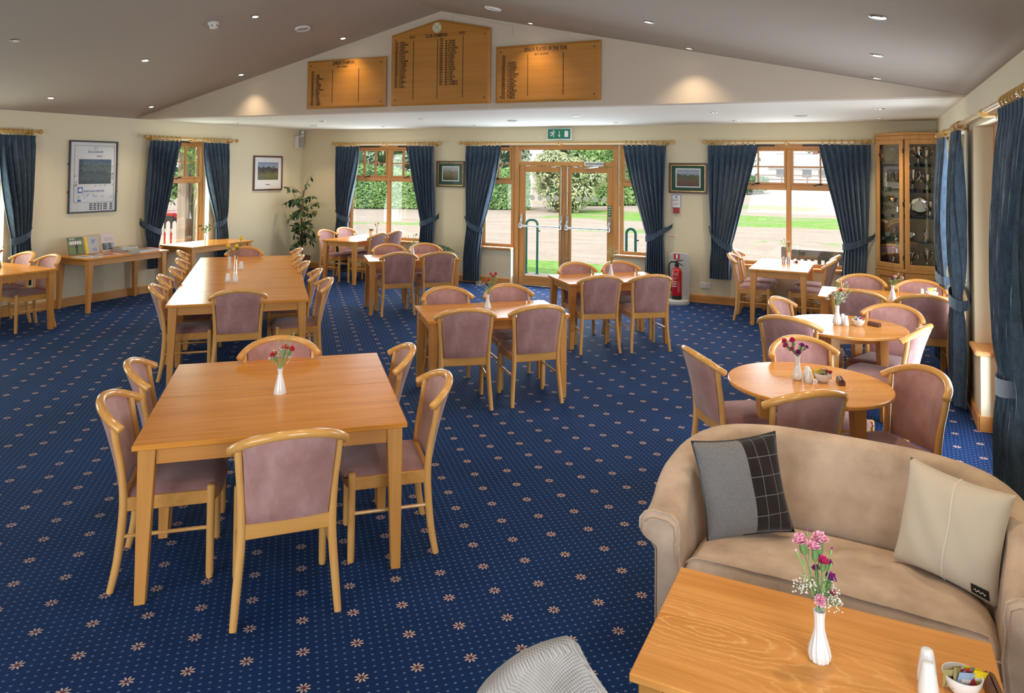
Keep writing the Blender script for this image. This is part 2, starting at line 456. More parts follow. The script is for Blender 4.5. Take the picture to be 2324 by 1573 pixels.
struct('wall_gable', MB().add([(x, y, z) for y in (YS, YS + 0.2) for x, z in ((XL - 0.3, ZC), (XR + 0.3, ZC), (XR + 0.3, 2.80), (XA, ZA + 0.15), (XL - 0.3, 2.80))],
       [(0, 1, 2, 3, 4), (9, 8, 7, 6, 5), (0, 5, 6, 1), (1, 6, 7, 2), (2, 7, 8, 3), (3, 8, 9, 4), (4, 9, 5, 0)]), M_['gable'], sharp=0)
k1 = (ZA - ZC) / (XA - XL); k2 = (ZA - ZC) / (XR - XA)
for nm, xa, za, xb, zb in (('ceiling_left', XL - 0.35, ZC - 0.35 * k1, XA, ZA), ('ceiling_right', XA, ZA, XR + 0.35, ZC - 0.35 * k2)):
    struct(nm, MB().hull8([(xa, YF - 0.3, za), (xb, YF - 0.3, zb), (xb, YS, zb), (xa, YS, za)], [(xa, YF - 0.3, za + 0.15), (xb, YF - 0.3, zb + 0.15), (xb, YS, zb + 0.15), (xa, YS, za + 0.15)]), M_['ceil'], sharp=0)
struct('ceiling_flat', MB().box((-4.775, (YS + 0.2 + YB + 0.3) / 2, ZC + 0.06), (11.65, YB + 0.1 - YS, 0.12)), flat('flat_ceiling_daylit', (0.80, 0.79, 0.71), 0.8, spec=0.2), sharp=0)  # lighter than the slopes: daylight bounced up from outside put into the colour


def skirting(name, side, segs):
    mat = M_['pine_h'] if side in ('back', 'front') else M_['pine_y']
    mb = MB(); P = WALLS[side]
    for a, b in segs:
        c = lambda z, o: [P(a, 0, z), P(b, 0, z), P(b, o, z), P(a, o, z)]
        mb.hull8(c(0, -0.022), c(0.105, -0.022)); mb.hull8(c(0.105, -0.022), c(0.122, -0.012))
    return struct(name, mb, mat, sharp=0)


skirting('baseboard_back', 'back', [(-10.3, -5.63), (-3.77, 0.75)])
skirting('baseboard_left', 'left', [(-3.2, 11.51)])
skirting('baseboard_right', 'right', [(-3.2, 5.35), (6.95, 11.51)])
struct('baseboard_end', MB().box((XR + 0.07, 6.94, 0.06), (0.16, 0.022, 0.12)), M_['pine_h'], sharp=0)


# ------------------------------------------------------------------ windows and the glazed doors
def frame_mat(side): return M_['pine_h'] if side in ('back', 'front') else M_['pine_y']


def window(name, side, lights, z0, z1, transom, cols, rows=2, sill=True, vents=True, handle=True, o=0.155):
    P = WALLS[side]; s0, s1 = lights[0][0], lights[-1][1]
    w = bpy.data.objects.new(name, None); C.objects.link(w); w['kind'] = 'structure'
    w.location = P((s0 + s1) / 2, o, z0)
    hm, vm = frame_mat(side), M_['pine']
    def bar(nm, a, b, lo, hi, o0=0.0, o1=0.07, mat=vm, bev=0.006):
        mb = MB(); wbox(mb, P, a, b, o + o0, o + o1, lo, hi); return mb.obj(nm, mat, w, world=True, bevel=bev, sharp=0)
    fwid = 0.055
    bar('jamb', s0, s0 + fwid, z0, z1); bar('jamb', s1 - fwid, s1, z0, z1)
    bar('head', s0 + fwid, s1 - fwid, z1 - 0.075, z1, mat=hm); bar('bottom_rail', s0 + fwid, s1 - fwid, z0, z0 + 0.065, mat=hm)
    for i, (a, b) in enumerate(lights):
        a2 = a + (fwid if i == 0 else 0.035); b2 = b - (fwid if i == len(lights) - 1 else 0.035)
        if i: bar('mullion', a - 0.035, a + 0.035, z0 + 0.065, z1 - 0.075)
        lo, hi = z0 + 0.065, z1 - 0.075
        if transom:
            bar('transom', a2, b2, transom - 0.05, transom + 0.035, mat=hm)
            mb = MB(); wbox(mb, P, a2, b2, o + 0.03, o + 0.036, lo, transom - 0.05); mb.obj('pane', M_['glass'], w, world=True, sharp=0)
            ta, tb, tl, th = a2 + 0.03, b2 - 0.03, transom + 0.06, hi - 0.025
            sash = MB()
            for q in ((a2, ta, transom + 0.035, hi), (tb, b2, transom + 0.035, hi), (ta, tb, transom + 0.035, tl), (ta, tb, th, hi)): wbox(sash, P, q[0], q[1], o - 0.008, o + 0.055, q[2], q[3])
            sash.obj('opening_sash', vm, w, world=True, sharp=0)
            g = 0.011
            for k in range(1, cols): x = ta + (tb - ta) * k / cols; bar('glazing_bar', x - g, x + g, tl, th, 0.005, 0.05, bev=0)
            zm = (tl + th) / 2
            for k in range(cols):
                x0 = ta + (tb - ta) * k / cols + (g if k else 0); x1 = ta + (tb - ta) * (k + 1) / cols - (g if k < cols - 1 else 0)
                bar('glazing_bar', x0, x1, zm - g, zm + g, 0.005, 0.05, mat=hm, bev=0)
                for lo2, hi2 in ((tl, zm - g), (zm + g, th)):
                    mb = MB(); wbox(mb, P, x0, x1, o + 0.025, o + 0.031, lo2, hi2); mb.obj('pane', M_['glass'], w, world=True, sharp=0)
            if handle:
                xm = (a2 + b2) / 2; mb = MB(); wbox(mb, P, xm - 0.02, xm + 0.02, o - 0.02, o, transom + 0.03, transom + 0.055)
                mb.tube([P(xm - 0.09, o - 0.03, transom + 0.02), P(xm, o - 0.025, transom + 0.045), P(xm + 0.03, o - 0.02, transom + 0.045)], 0.008, 6)
                mb.obj('handle', M_['dark'], w, world=True)
        else:
            mb = MB(); wbox(mb, P, a2, b2, o + 0.03, o + 0.036, lo, hi); mb.obj('pane', M_['glass'], w, world=True, sharp=0)
        if vents:
            xm = (a2 + b2) / 2; hw = min(0.24, (b2 - a2) * 0.42); mb = MB(); wbox(mb, P, xm - hw, xm + hw, o - 0.02, o, z1 - 0.028, z1 - 0.004); mb.obj('trickle_vent', M_['dark'], w, world=True, bevel=0.003)
    if sill:
        mb = MB(); wbox(mb, P, s0 - 0.04, s1 + 0.04, -0.04, o + 0.005, z0 - 0.012, z0 + 0.024); mb.obj('sill', hm, w, world=True, bevel=0.008, segs=2)
    return w


window('window_1', 'back', [(-9.25, -8.32), (-8.32, -7.39)], 0.62, 2.42, 1.79, 3)
window('window_2', 'back', [(-6.30, -5.66)], 0.62, 2.42, 1.79, 2)
window('window_3', 'back', [(-3.74, -3.10)], 0.62, 2.42, 1.79, 2)
window('window_4', 'back', [(-2.03, -1.14), (-1.14, -0.25)], 0.60, 2.42, 1.79, 2)
window('window_5', 'left', [(8.2, 9.2)], 0.62, 2.42, 1.76, 3)
window('window_6', 'left', [(4.85, 5.85)], 0.62, 2.42, 1.76, 3)
window('window_7', 'left', [(0.4, 1.5), (1.5, 2.6)], 0.62, 2.42, 1.76, 3)
window('window_8', 'right', [(6.97, 7.30)], 0.60, 2.42, 1.76, 1, vents=False, o=0.14)
window('window_9', 'right', [(5.0, 5.33)], 0.60, 2.42, 1.76, 1, vents=False, o=0.14)
window('window_10', 'right', [(8.0, 9.0)], 0.62, 2.42, 1.76, 2, o=0.14)
window('added_window_11', 'right', [(-0.6, 0.6), (0.6, 1.8)], 0.40, 2.42, None, 1, vents=False)  # added out-of-view window, lets more light into the room
window('added_window_12', 'front', [(-5.3, -3.77), (-3.77, -2.23), (-2.23, -0.7)], 0.50, 2.55, None, 1, vents=False)  # made-up glazing behind the camera, there to light the room


def double_door(name, side, s0, s1, ztop, furniture=True, o=0.15):
    P = WALLS[side]; hm, vm = frame_mat(side), M_['pine']
    w = bpy.data.objects.new(name, None); C.objects.link(w); w['kind'] = 'structure'; w.location = P((s0 + s1) / 2, o, 0)
    def bar(nm, par, a, b, lo, hi, o0, o1, mat=vm, bev=0.006):
        mb = MB(); wbox(mb, P, a, b, o + o0, o + o1, lo, hi); return mb.obj(nm, mat, par, world=True, bevel=bev, sharp=0)
    bar('door_frame', w, s0, s0 + 0.075, 0, ztop, -0.02, 0.09); bar('door_frame', w, s1 - 0.075, s1, 0, ztop, -0.02, 0.09)
    bar('head', w, s0 + 0.075, s1 - 0.075, ztop - 0.08, ztop, -0.02, 0.09, hm); bar('transom', w, s0 + 0.075, s1 - 0.075, 2.065, 2.14, -0.02, 0.09, hm)
    bar('threshold', w, s0 + 0.075, s1 - 0.075, 0.0, 0.012, -0.02, 0.12, M_['steel'], 0.003)
    bar('pane', w, s0 + 0.075, s1 - 0.075, 2.14, ztop - 0.08, 0.03, 0.036, M_['glass'], 0)
    mid = (s0 + s1) / 2
    for k, (a, b) in enumerate(((s0 + 0.078, mid - 0.002), (mid + 0.002, s1 - 0.078))):
        lf = bpy.data.objects.new('door_leaf', None); C.objects.link(lf); lf.parent = w
        st = 0.105
        bar('stile', lf, a, a + st, 0.014, 2.06, 0.0, 0.05); bar('stile', lf, b - st, b, 0.014, 2.06, 0.0, 0.05)
        bar('rail', lf, a + st, b - st, 1.955, 2.06, 0.0, 0.05, hm); bar('rail', lf, a + st, b - st, 0.014, 0.17, 0.0, 0.05, hm)
        bar('pane', lf, a + st, b - st, 0.17, 1.955, 0.02, 0.026, M_['glass'], 0)
        if not furniture: continue
        for q in range(4):
            x = a + st + 0.135 + q * 0.15; d = MB()
            cx = [P(x + 0.048 * math.cos(2 * PI * i / 20), o + 0.018, 1.515 + 0.048 * math.sin(2 * PI * i / 20)) for i in range(20)]
            cb = [(p[0], p[1] - 0.002, p[2]) for p in cx]
            d.add(cx + cb, [tuple(range(20)), tuple(range(39, 19, -1))] + [(i, (i + 1) % 20, 20 + (i + 1) % 20, 20 + i) for i in range(20)])
            d.obj('safety_dot', M_['dot'], lf, world=True, sharp=0)
        zb = 1.03
        pb = MB().tube([P(a + 0.07, o - 0.075, zb), P(b - 0.055, o - 0.075, zb)], 0.0125, 10); pb.obj('push_bar', M_['steel'], lf, world=True)
        for x, sg in ((a + 0.055, 1), (b - 0.055, -1)):
            mb = MB(); wbox(mb, P, x - 0.024, x + 0.024, o - 0.03, o, zb - 0.05, zb + 0.20)
            c8 = [P(x - 0.02, o - 0.03, zb - 0.045), P(x + 0.02, o - 0.03, zb - 0.045), P(x + 0.02, o - 0.095, zb - 0.03), P(x - 0.02, o - 0.095, zb - 0.03)]
            t8 = [P(x - 0.02, o - 0.03, zb + 0.12), P(x + 0.02, o - 0.03, zb + 0.12), P(x + 0.02, o - 0.085, zb + 0.03), P(x - 0.02, o - 0.085, zb + 0.03)]
            mb.hull8(c8, t8); mb.obj('bar_bracket', M_['steel'], lf, world=True, bevel=0.004)
        xr = (b - 0.06) if k == 0 else (a + 0.055)
        for lo, hi in ((0.03, 0.97), (1.24, 2.05)): MB().tube([P(xr, o - 0.018, lo), P(xr, o - 0.018, hi)], 0.008, 8).obj('bolt_rod', M_['steel'], lf, world=True)
        for z in (0.5, 1.62, 2.03): bar('rod_guide', lf, xr - 0.018, xr + 0.018, z - 0.012, z + 0.012, -0.028, 0.0, M_['steel'], 0.003)
        xs = b - 0.2 if k == 0 else a + 0.2
        bar('contact_sensor', lf, xs - 0.04, xs + 0.04, 2.035, 2.057, -0.015, 0, M_['wplastic'], 0.003)
        if k == 1:
            bar('door_closer', w, s1 - 0.55, s1 - 0.22, 2.075, 2.135, -0.075, -0.02, M_['steel'], 0.006)
            MB().tube([P(s1 - 0.33, o - 0.05, 2.072), P(s1 - 0.3, o - 0.10, 2.055), P(s1 - 0.56, o - 0.05, 2.03)], 0.010, 6).obj('closer_arm', M_['steel'], w, world=True)
            bar('sticker', lf, b - 0.085, b - 0.03, 1.24, 1.42, -0.003, 0.0, M_['green_sign'], 0)
            for zz in (1.27, 1.31, 1.35, 1.39): bar('sticker_mark', lf, b - 0.075, b - 0.042, zz, zz + 0.014, -0.005, -0.003, M_['wink'], 0)
    return w


double_door('door_1', 'back', -5.63, -3.77, 2.42)
double_door('door_2', 'right', 5.35, 6.95, 2.42, furniture=False, o=0.13)
# white faces of the low wall ends beside the doors
struct('trim_1', MB().box((-5.640, YB + 0.07, 0.30), (0.004, 0.14, 0.60)), M_['wall'], sharp=0)
struct('trim_2', MB().box((XR + 0.065, 6.948, 0.36), (0.13, 0.004, 0.48)), M_['wall'], sharp=0)
# loft hatch outline high on the gable
hx = MB()
for a, b in (((-4.62, 3.845), (-4.62, 3.93)), ((-4.62, 3.93), (-3.80, 3.72)), ((-3.80, 3.72), (-3.80, 3.62))):
    hx.tube([(a[0], YS - 0.001, a[1] - 0.03), (b[0], YS - 0.001, b[1] - 0.03)], 0.0025, 4)
struct('trim_3', hx, M_['ceil'])

# ------------------------------------------------------------------ outside, seen through the glass
def lawn():
    t = NT('lawn'); v = t.coord((1, 1, 1)); o = t.sep(v)
    n1 = t.noise(t.coord((0.10, 0.16, 1)), 1.0, 5, 0.6); n2 = t.noise(v, 6, 5, 0.7); n3 = t.noise(t.coord((0.5, 1.6, 1)), 1.0, 4)
    dry = t.ramp(t.math('ADD', t.math('MULTIPLY', n2, 0.5), t.math('MULTIPLY', n3, 0.5)), [(0.3, (0.40, 0.32, 0.25)), (0.7, (0.58, 0.50, 0.43))])
    grn = t.ramp(n2, [(0.3, (0.15, 0.33, 0.06)), (0.7, (0.32, 0.52, 0.14))])
    near = t.math('MULTIPLY', t.math('GREATER_THAN', o[1], 13.6), t.math('LESS_THAN', o[1], t.math('MULTIPLY_ADD', n3, 1.2, 15.3)))
    band = t.math('MULTIPLY', t.math('GREATER_THAN', o[1], t.math('MULTIPLY_ADD', n3, 3.0, 27.5)), t.math('LESS_THAN', o[1], t.math('MULTIPLY_ADD', n3, 3.0, 34.0)))
    band = t.math('MULTIPLY', band, t.math('GREATER_THAN', o[0], -13.0))
    patch = t.math('GREATER_THAN', n1, 0.60)
    f = t.math('MAXIMUM', t.math('MAXIMUM', near, t.math('MULTIPLY', band, t.math('GREATER_THAN', n3, 0.42))), t.math('MULTIPLY', patch, 0.7))
    return t.set(col=t.mix(f, dry, grn), rough=0.95, spec=0.1)


gm = MB()
def gz(x, y):
    r = 0.0
    if y > 40: r = min(1.0, (y - 40) / 35) * (1.6 + 0.5 * math.sin(x * 0.15)) * max(0.0, min(1.0, (x + 14) / 8))
    return -0.12 + r
gm.grid(lambda u, v: (lambda x, y: (x, y, gz(x, y)))(-90 + 150 * u, -60 + 190 * v), 60, 76)
struct('ground', gm, lawn(), fix=False, sharp=80)
struct('pavement', MB().box((-4.8, 12.72, -0.10), (13.5, 1.75, 0.06)), flat('paving', (0.55, 0.49, 0.42), 0.9), sharp=0)
struct('terrace', MB().box((-12.3, 7.0, -0.10), (3.2, 13.0, 0.06)), M_.get('paver') or flat('terrace_paving', (0.6, 0.56, 0.52), 0.9), sharp=0)


def leafmat(nm, a, b):
    t = NT(nm); n = t.noise(t.coord((1, 1, 1)), 2.2, 3, 0.6)
    return t.set(col=t.ramp(n, [(0.35, a), (0.65, b)]), rough=0.6, spec=0.2)


M_['hedge_leaf'] = leafmat('hedge_leaf', (0.17, 0.33, 0.10), (0.36, 0.56, 0.20))
M_['shrub_leaf'] = leafmat('shrub_leaf', (0.42, 0.50, 0.25), (0.74, 0.75, 0.50))
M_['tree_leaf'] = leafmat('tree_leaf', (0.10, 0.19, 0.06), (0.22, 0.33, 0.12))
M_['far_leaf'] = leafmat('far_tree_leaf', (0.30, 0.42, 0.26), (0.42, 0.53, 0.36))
M_['vine_leaf'] = leafmat('vine_leaf', (0.18, 0.34, 0.06), (0.40, 0.60, 0.14))
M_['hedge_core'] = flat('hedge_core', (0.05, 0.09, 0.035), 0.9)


def leaves(mb, pts, size, rnd, up=0.25):
    for p, nrm in pts:
        n = Vector(nrm) + Vector((rnd.uniform(-1, 1), rnd.uniform(-1, 1), rnd.uniform(-1, 1) + up)) * 0.9
        if n.length < 1e-3: n = Vector((0, 0, 1))
        n.normalize(); a = n.orthogonal().normalized(); a = (Matrix.Rotation(rnd.uniform(0, 6.28), 3, n) @ a); b = n.cross(a)
        l = size * rnd.uniform(0.7, 1.3); w = l * 0.42; p = Vector(p)
        mb.add([p - a * l * 0.5, p + b * w * 0.5 + n * w * 0.15, p + a * l * 0.5, p - b * w * 0.5 + n * w * 0.15], [(0, 1, 2, 3)])


def blob_plant(name, label, cat, loc, rx, ry, rz, count, size, mat, seed, trunk=0.0, group=None, flatbase=True):
    rnd = random.Random(seed); t = thing(name, label, cat, loc, 0, group)
    lumps = [(Vector((rnd.uniform(-.55, .55) * rx, rnd.uniform(-.55, .55) * ry, trunk + rz + rnd.uniform(-.5, .55) * rz)), rnd.uniform(0.38, 0.62)) for _ in range(14)] + [(Vector((0, 0, trunk + rz)), 0.8)]
    core = MB()
    for c, k in lumps:
        core.lathe([(0.0, -rz * k * .85)] + [(rx * k * .8 * math.cos(a), rz * k * .85 * math.sin(a)) for a in (-1.0, -.5, 0, .5, 1.0)] + [(0.0, rz * k * .85)], 9, c)
    core.v = [(x, y * ry / rx if False else y, max(z, trunk * 0.8 + 0.02)) for x, y, z in core.v]
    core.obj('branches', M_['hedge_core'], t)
    fol = MB(); pts = []
    for _ in range(count):
        c, k = rnd.choice(lumps); a = rnd.uniform(0, 6.28); z = rnd.uniform(-1, 1); q = math.sqrt(1 - z * z); n = Vector((q * math.cos(a), q * math.sin(a), z))
        p = c + Vector((n.x * rx * k, n.y * ry * k, n.z * rz * k)) * rnd.uniform(0.85, 1.08)
        if p.z > 0.03: pts.append((p, n))
    leaves(fol, pts, size, rnd)
    o = fol.obj('foliage', mat, t, fix=False, sharp=0); o['kind'] = 'stuff'
    if trunk: MB().tube([(0, 0, 0), (0.05, 0.02, trunk * 0.6), (0, 0, trunk + rz * .5)], [0.13 * trunk, 0.10 * trunk, 0.07 * trunk], 8).obj('trunk', M_['bark'], t)
    return t


def hedge(name, label, a, b, depth, h, count, size, mat, seed, h2=None):
    rnd = random.Random(seed); a = Vector((*a, 0)); b = Vector((*b, 0)); L = (b - a).length; d = (b - a).normalized(); nrm = Vector((d.y, -d.x, 0)); h2 = h2 or h
    t = thing(name, label, 'hedge', (a.x, a.y, -0.12), math.atan2(d.y, d.x))
    hh = lambda s: h + (h2 - h) * s / L + 0.13 * math.sin(s * 1.7 + seed) + 0.10 * math.sin(s * 3.9)
    core = MB(); n = int(L / 0.6)
    core.grid(lambda u, v: (u * L, (-0.42 + 0.84 * v) * depth, hh(u * L) * 0.93 * min(1, 6 * v, 6 * (1 - v))), n, 8)
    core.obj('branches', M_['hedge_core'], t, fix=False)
    pts = []
    for _ in range(count):
        s = rnd.uniform(0, L); r = rnd.random(); bump = 0.12 * math.sin(s * 2.3 + seed)
        if r < 0.68: z = rnd.uniform(0.03, 1) * hh(s); pts.append(((s, -depth * 0.5 + bump * math.sin(z * 3) + rnd.uniform(-.12, .08), z), (0, -1, .2)))
        elif r < 0.94: pts.append(((s, rnd.uniform(-.5, .5) * depth, hh(s) + rnd.uniform(-.1, .12)), (0, 0, 1)))
        else: e = rnd.choice((0, L)); pts.append(((e + rnd.uniform(-.1, .1), rnd.uniform(-.5, .5) * depth, rnd.uniform(0.03, 1) * hh(s)), (1 if e else -1, 0, 0)))
    f = MB(); leaves(f, pts, size, rnd); o = f.obj('foliage', mat, t, fix=False, sharp=0); o['kind'] = 'stuff'
    return t


hedge('hedge', 'long clipped green hedge beyond the lawn, behind the two-light back window', (-26.5, 28.5), (-15.9, 34.4), 1.6, 1.95, 15000, 0.19, M_['hedge_leaf'], 1)
hedge('hedge', 'taller green hedge behind the glazed double doors, right of the pale shrub', (-15.2, 39.5), (-9.6, 45.0), 1.8, 3.2, 10000, 0.24, M_['hedge_leaf'], 4, 3.6)
blob_plant('shrub', 'broad pale-leaved shrub on the dry lawn straight behind the double doors', 'shrub', (-13.6, 34.0, -0.12), 2.0, 1.9, 1.45, 12000, 0.18, M_['shrub_leaf'], 3)
blob_plant('shrub', 'low round green bush on the far slope seen past the mullion', 'shrub', (-8.0, 55.0, 0.35), 1.6, 1.2, 0.65, 900, 0.35, M_['tree_leaf'], 5)
for i, (x, y, rx, rz, tk, lb) in enumerate(((-43, 62, 5, 2.6, 1.2, 'hazy far tree, leftmost of the row above the long hedge'), (-33.5, 64, 3.6, 2.2, 1.2, 'hazy far tree, middle of the row above the long hedge'), (-25, 66, 3.8, 2.7, 1.2, 'hazy far tree, last of the row above the long hedge, toward the doors'), (-19.5, 60, 3.6, 2.2, 1.0, 'pale far tree showing through the door transom window'),
                                                 (-13.5, 76, 3.6, 2.6, 1.3, 'round far tree left of the pale bungalow'), (-4.0, 93, 4.0, 3.2, 1.4, 'tall far tree right of the pale bungalow'))):
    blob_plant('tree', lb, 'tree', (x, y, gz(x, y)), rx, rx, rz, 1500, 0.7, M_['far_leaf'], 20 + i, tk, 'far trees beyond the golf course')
for x, y, w, h, col, lb in ((-7.0, 86, 6.5, 1.5, (0.62, 0.56, 0.50), 'pale far bungalow with grey roof behind the dry slope'), (1.2, 84, 5.0, 1.4, (0.62, 0.48, 0.40), 'far bungalow with a red tiled roof behind the dry slope')):
    z0 = gz(x, y) - 0.1
    h_ = thing('bungalow', lb, 'house', (x, y, z0))
    MB().box((0, 0, h / 2), (w, 5, h)).obj('house_wall', flat('render', col, 0.9), h_, sharp=0)
    rc = (0.45, 0.20, 0.12) if 'red' in lb else (0.36, 0.34, 0.34)
    MB().hull8([(-w / 2 - .3, -2.9, h), (w / 2 + .3, -2.9, h), (w / 2 + .3, 2.9, h), (-w / 2 - .3, 2.9, h)], [(-w / 2 + .6, -.05, h + 1.5), (w / 2 - .6, -.05, h + 1.5), (w / 2 - .6, .05, h + 1.5), (-w / 2 + .6, .05, h + 1.5)]).obj('house_roof', flat('roof_tiles', rc, 0.9), h_, sharp=0)
    MB().box((w * .2, 0, h + 1.5), (0.5, 0.5, 0.9)).obj('chimney', flat('chimney_brick', (0.3, 0.16, 0.11), 0.9), h_, sharp=0)
    for q in (-0.3, 0.1, 0.34): MB().box((w * q, -2.52, h * .55), (0.9, 0.06, 0.8)).obj('house_window', M_['dark'], h_, sharp=0)
# post and rail fence on the far slope
fn = thing('fence', 'low grey post and rail fence along the top of the dry slope', 'fence', (-9, 66, gz(-6, 66)))
for k in range(9): MB().box((k * 2.0, 0.06 * k, 0.45), (0.12, 0.12, 0.9)).obj('post', M_['bark'], fn, sharp=0)
for z in (0.4, 0.75): MB().box((8, 0.2, z), (16.4, 0.06, 0.12)).obj('fence_rail', M_['bark'], fn, sharp=0)
# green tubular hoops on the path
teal = flat('teal_paint', (0.0, 0.17, 0.16), 0.35)
def hoop(x0, y0, w, h, dy, lb):
    t = thing('hoop_rail', lb, 'handrail', (x0, y0, -0.07)); r = 0.09
    pts = [(0, 0, 0.0), (0, 0, h - r)] + [(r - r * math.cos(a), dy * (r - r * math.cos(a)) / w, h - r + r * math.sin(a)) for a in (0.4, 0.8, 1.2, 1.57)] + [(w - r + r * math.sin(a), dy * (w - r + r * math.sin(a)) / w, h - r + r * math.cos(a)) for a in (0.0, .4, .8, 1.2, 1.57)] + [(w, dy, 0.0)]
    MB().tube(pts, 0.024, 10).obj('hoop_tube', teal, t)
    MB().tube([(w, dy, h * .8), (w + 0.06, dy, h * .8)], 0.012, 6).obj('latch', M_['dark'], t)
    for a, b in ((0, 0), (w, dy)): MB().lathe([(0.05, 0), (0.05, 0.008)], 12, (a, b, 0)).obj('base_plate', teal, t)
hoop(-6.24, 13.45, 0.24, 1.06, 0.0, 'teal tubular hoop handrail standing outside the left leaf of the doors')
hoop(-4.02, 12.95, 0.17, 1.02, 0.0, 'teal tubular hoop handrail outside the sidelight beside the red extinguisher')
# weathered bench outside the window by the cabinet
grey = wood('weathered_wood', (0.09, 0.075, 0.065), (0.19, 0.165, 0.145), 0, 0.8)
bn = thing('garden_bench', 'weathered dark wooden garden bench outside the window by the trophy cabinet', 'bench', (-0.55, 12.55, -0.07), -0.06)
for sx in (-0.72, 0.72):
    MB().box((sx, -0.22, 0.45), (0.07, 0.06, 0.90)).obj('bench_leg', grey, bn, bevel=0.006); MB().box((sx, 0.26, 0.30), (0.07, 0.06, 0.60)).obj('bench_leg', grey, bn, bevel=0.006)
    MB().box((sx, 0.02, 0.62), (0.08, 0.58, 0.045)).obj('armrest', grey, bn, bevel=0.006)
MB().box((0, -0.22, 0.80), (1.37, 0.045, 0.14)).obj('top_rail', grey, bn, bevel=0.006); MB().box((0, -0.22, 0.47), (1.37, 0.045, 0.07)).obj('lower_rail', grey, bn, bevel=0.006)
for k in range(13): MB().box((-0.6 + k * 0.1, -0.22, 0.62), (0.05, 0.02, 0.24)).obj('back_slat', grey, bn, sharp=0)
for k in range(5): MB().box((0, -0.12 + k * 0.09, 0.42), (1.44, 0.075, 0.025)).obj('seat_slat', grey, bn, sharp=0)
# veranda post with climber, picket fence and parked car outside the left-hand window
pw = wood('post_wood', (0.36, 0.27, 0.19), (0.58, 0.48, 0.38), 2, 0.85, scale=0.35)
vp = thing('veranda_post', 'square weathered timber veranda post outside the left-hand window', 'post', (-11.45, 9.70, -0.07), 0.0)
MB().box((0, 0, 1.35), (0.22, 0.22, 2.7)).obj('post_shaft', pw, vp, bevel=0.008)
MB().box((0, 0, 0.03), (0.30, 0.30, 0.06)).obj('post_foot', M_['steel'], vp, bevel=0.006)
MB().hull8([(-.06, .11, 2.2), (.06, .11, 2.2), (.06, .14, 2.2), (-.06, .14, 2.2)], [(-.06, .5, 2.68), (.06, .5, 2.68), (.06, .62, 2.68), (-.06, .62, 2.68)]).obj('brace', pw, vp)
struct('beam_veranda', MB().box((-11.45, 7.6, 2.70), (0.14, 9.0, 0.16)), pw, sharp=0)
rv = random.Random(11); vm = MB(); pts = []
vine = thing('climber', 'bright green climbing plant hanging round the timber veranda post', 'climbing plant', (-11.45, 9.70, 1.2))
for s in range(64):
    x, y, z = rv.uniform(-.1, .42), rv.uniform(-.55, 1.5), 1.36; q = []
    ln = rv.uniform(0.5, 1.5) if y > .1 else rv.uniform(.3, .9)
    for k in range(16): q.append(((x + rv.uniform(-.06, .06), y + 0.02 * k * (1 if s % 2 else -1) + rv.uniform(-.06, .06), z - ln * k / 16), (rv.uniform(-.4, 1), rv.uniform(-.6, .6), .2)))
    pts += q
leaves(vm, pts, 0.13, rv); o = vm.obj('foliage', M_['vine_leaf'], vine, fix=False, sharp=0); o['kind'] = 'stuff'
st = MB()
for s in range(5): st.tube([(0.12, -.1 + .06 * s, -1.0), (0.14, .05 * s - .05, 0.0), (0.1 - .1 * s, .25 * s, 1.42)], 0.012, 5)
st.obj('vine_stem', M_['bark'], vine)
blob_plant('hedge_bush', 'dense green bush behind the red car outside the left-hand window', 'shrub', (-25.0, 18.4, -0.12), 2.8, 2.8, 1.7, 2600, 0.35, M_['hedge_leaf'], 9)
blob_plant('hedge_bush', 'sunlit bush beyond the terrace, right of the veranda post', 'shrub', (-19.0, 19.6, -0.12), 1.6, 1.6, 1.2, 1600, 0.3, M_['vine_leaf'], 10)
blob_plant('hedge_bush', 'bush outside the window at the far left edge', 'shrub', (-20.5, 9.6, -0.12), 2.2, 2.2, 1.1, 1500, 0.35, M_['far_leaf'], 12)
pf = thing('picket_fence', 'pale picket fence with round-topped pales beside the red car', 'fence', (-14.6, 12.3, -0.10), 0.62)
wp = flat('pale_paint', (0.72, 0.66, 0.60), 0.7)
for k in range(15):
    x = -0.75 + k * 0.14
    MB().prism([(x - .045, 0), (x + .045, 0), (x + .045, .72), (x + .03, .77), (x, .79), (x - .03, .77), (x - .045, .72)], 0, .02, Matrix(((1, 0, 0, 0), (0, 0, -1, 0), (0, 1, 0, 0), (0, 0, 0, 1)))).obj('pale', wp, pf, sharp=0)
for z in (0.2, 0.56): MB().box((0.2, 0.03, z), (2.2, 0.04, 0.08)).obj('fence_rail', wp, pf, sharp=0)
car = thing('car', 'red parked car outside the left-hand window, partly behind the curtain', 'car', (-18.0, 14.2, -0.72), 0.62)
cp = [(-2.0, .35), (-2.05, .75), (-1.7, .88), (-1.15, .93), (-.55, 1.38), (.75, 1.42), (1.45, .98), (1.95, .9), (2.02, .6), (1.98, .35)]
MXZ = Matrix(((1, 0, 0, 0), (0, 0, -1, 0), (0, 1, 0, 0), (0, 0, 0, 1)))
MB().prism(cp, -0.82, 0.82, MXZ).obj('car_body', M_['red'], car, bevel=0.07, segs=2)
for sy in (-.83, .83):
    MB().prism([(-1.0, .95), (-.52, 1.32), (.05, 1.34), (.05, .95)], sy - .01, sy + .01, MXZ).obj('car_window', M_['dark'], car, sharp=0)
    MB().prism([(.12, .95), (.12, 1.34), (.7, 1.35), (1.2, .97)], sy - .01, sy + .01, MXZ).obj('car_window', M_['dark'], car, sharp=0)
    for sx in (-1.25, 1.25): MB().lathe([(0.0, -.1), (.2, -.1), (.31, -.09), (.33, -.05), (.33, .05), (.31, .09), (.2, .1), (0, .1)], 20, (sx, sy * .95, .33), mat=None).obj('wheel', M_['dark'], car)
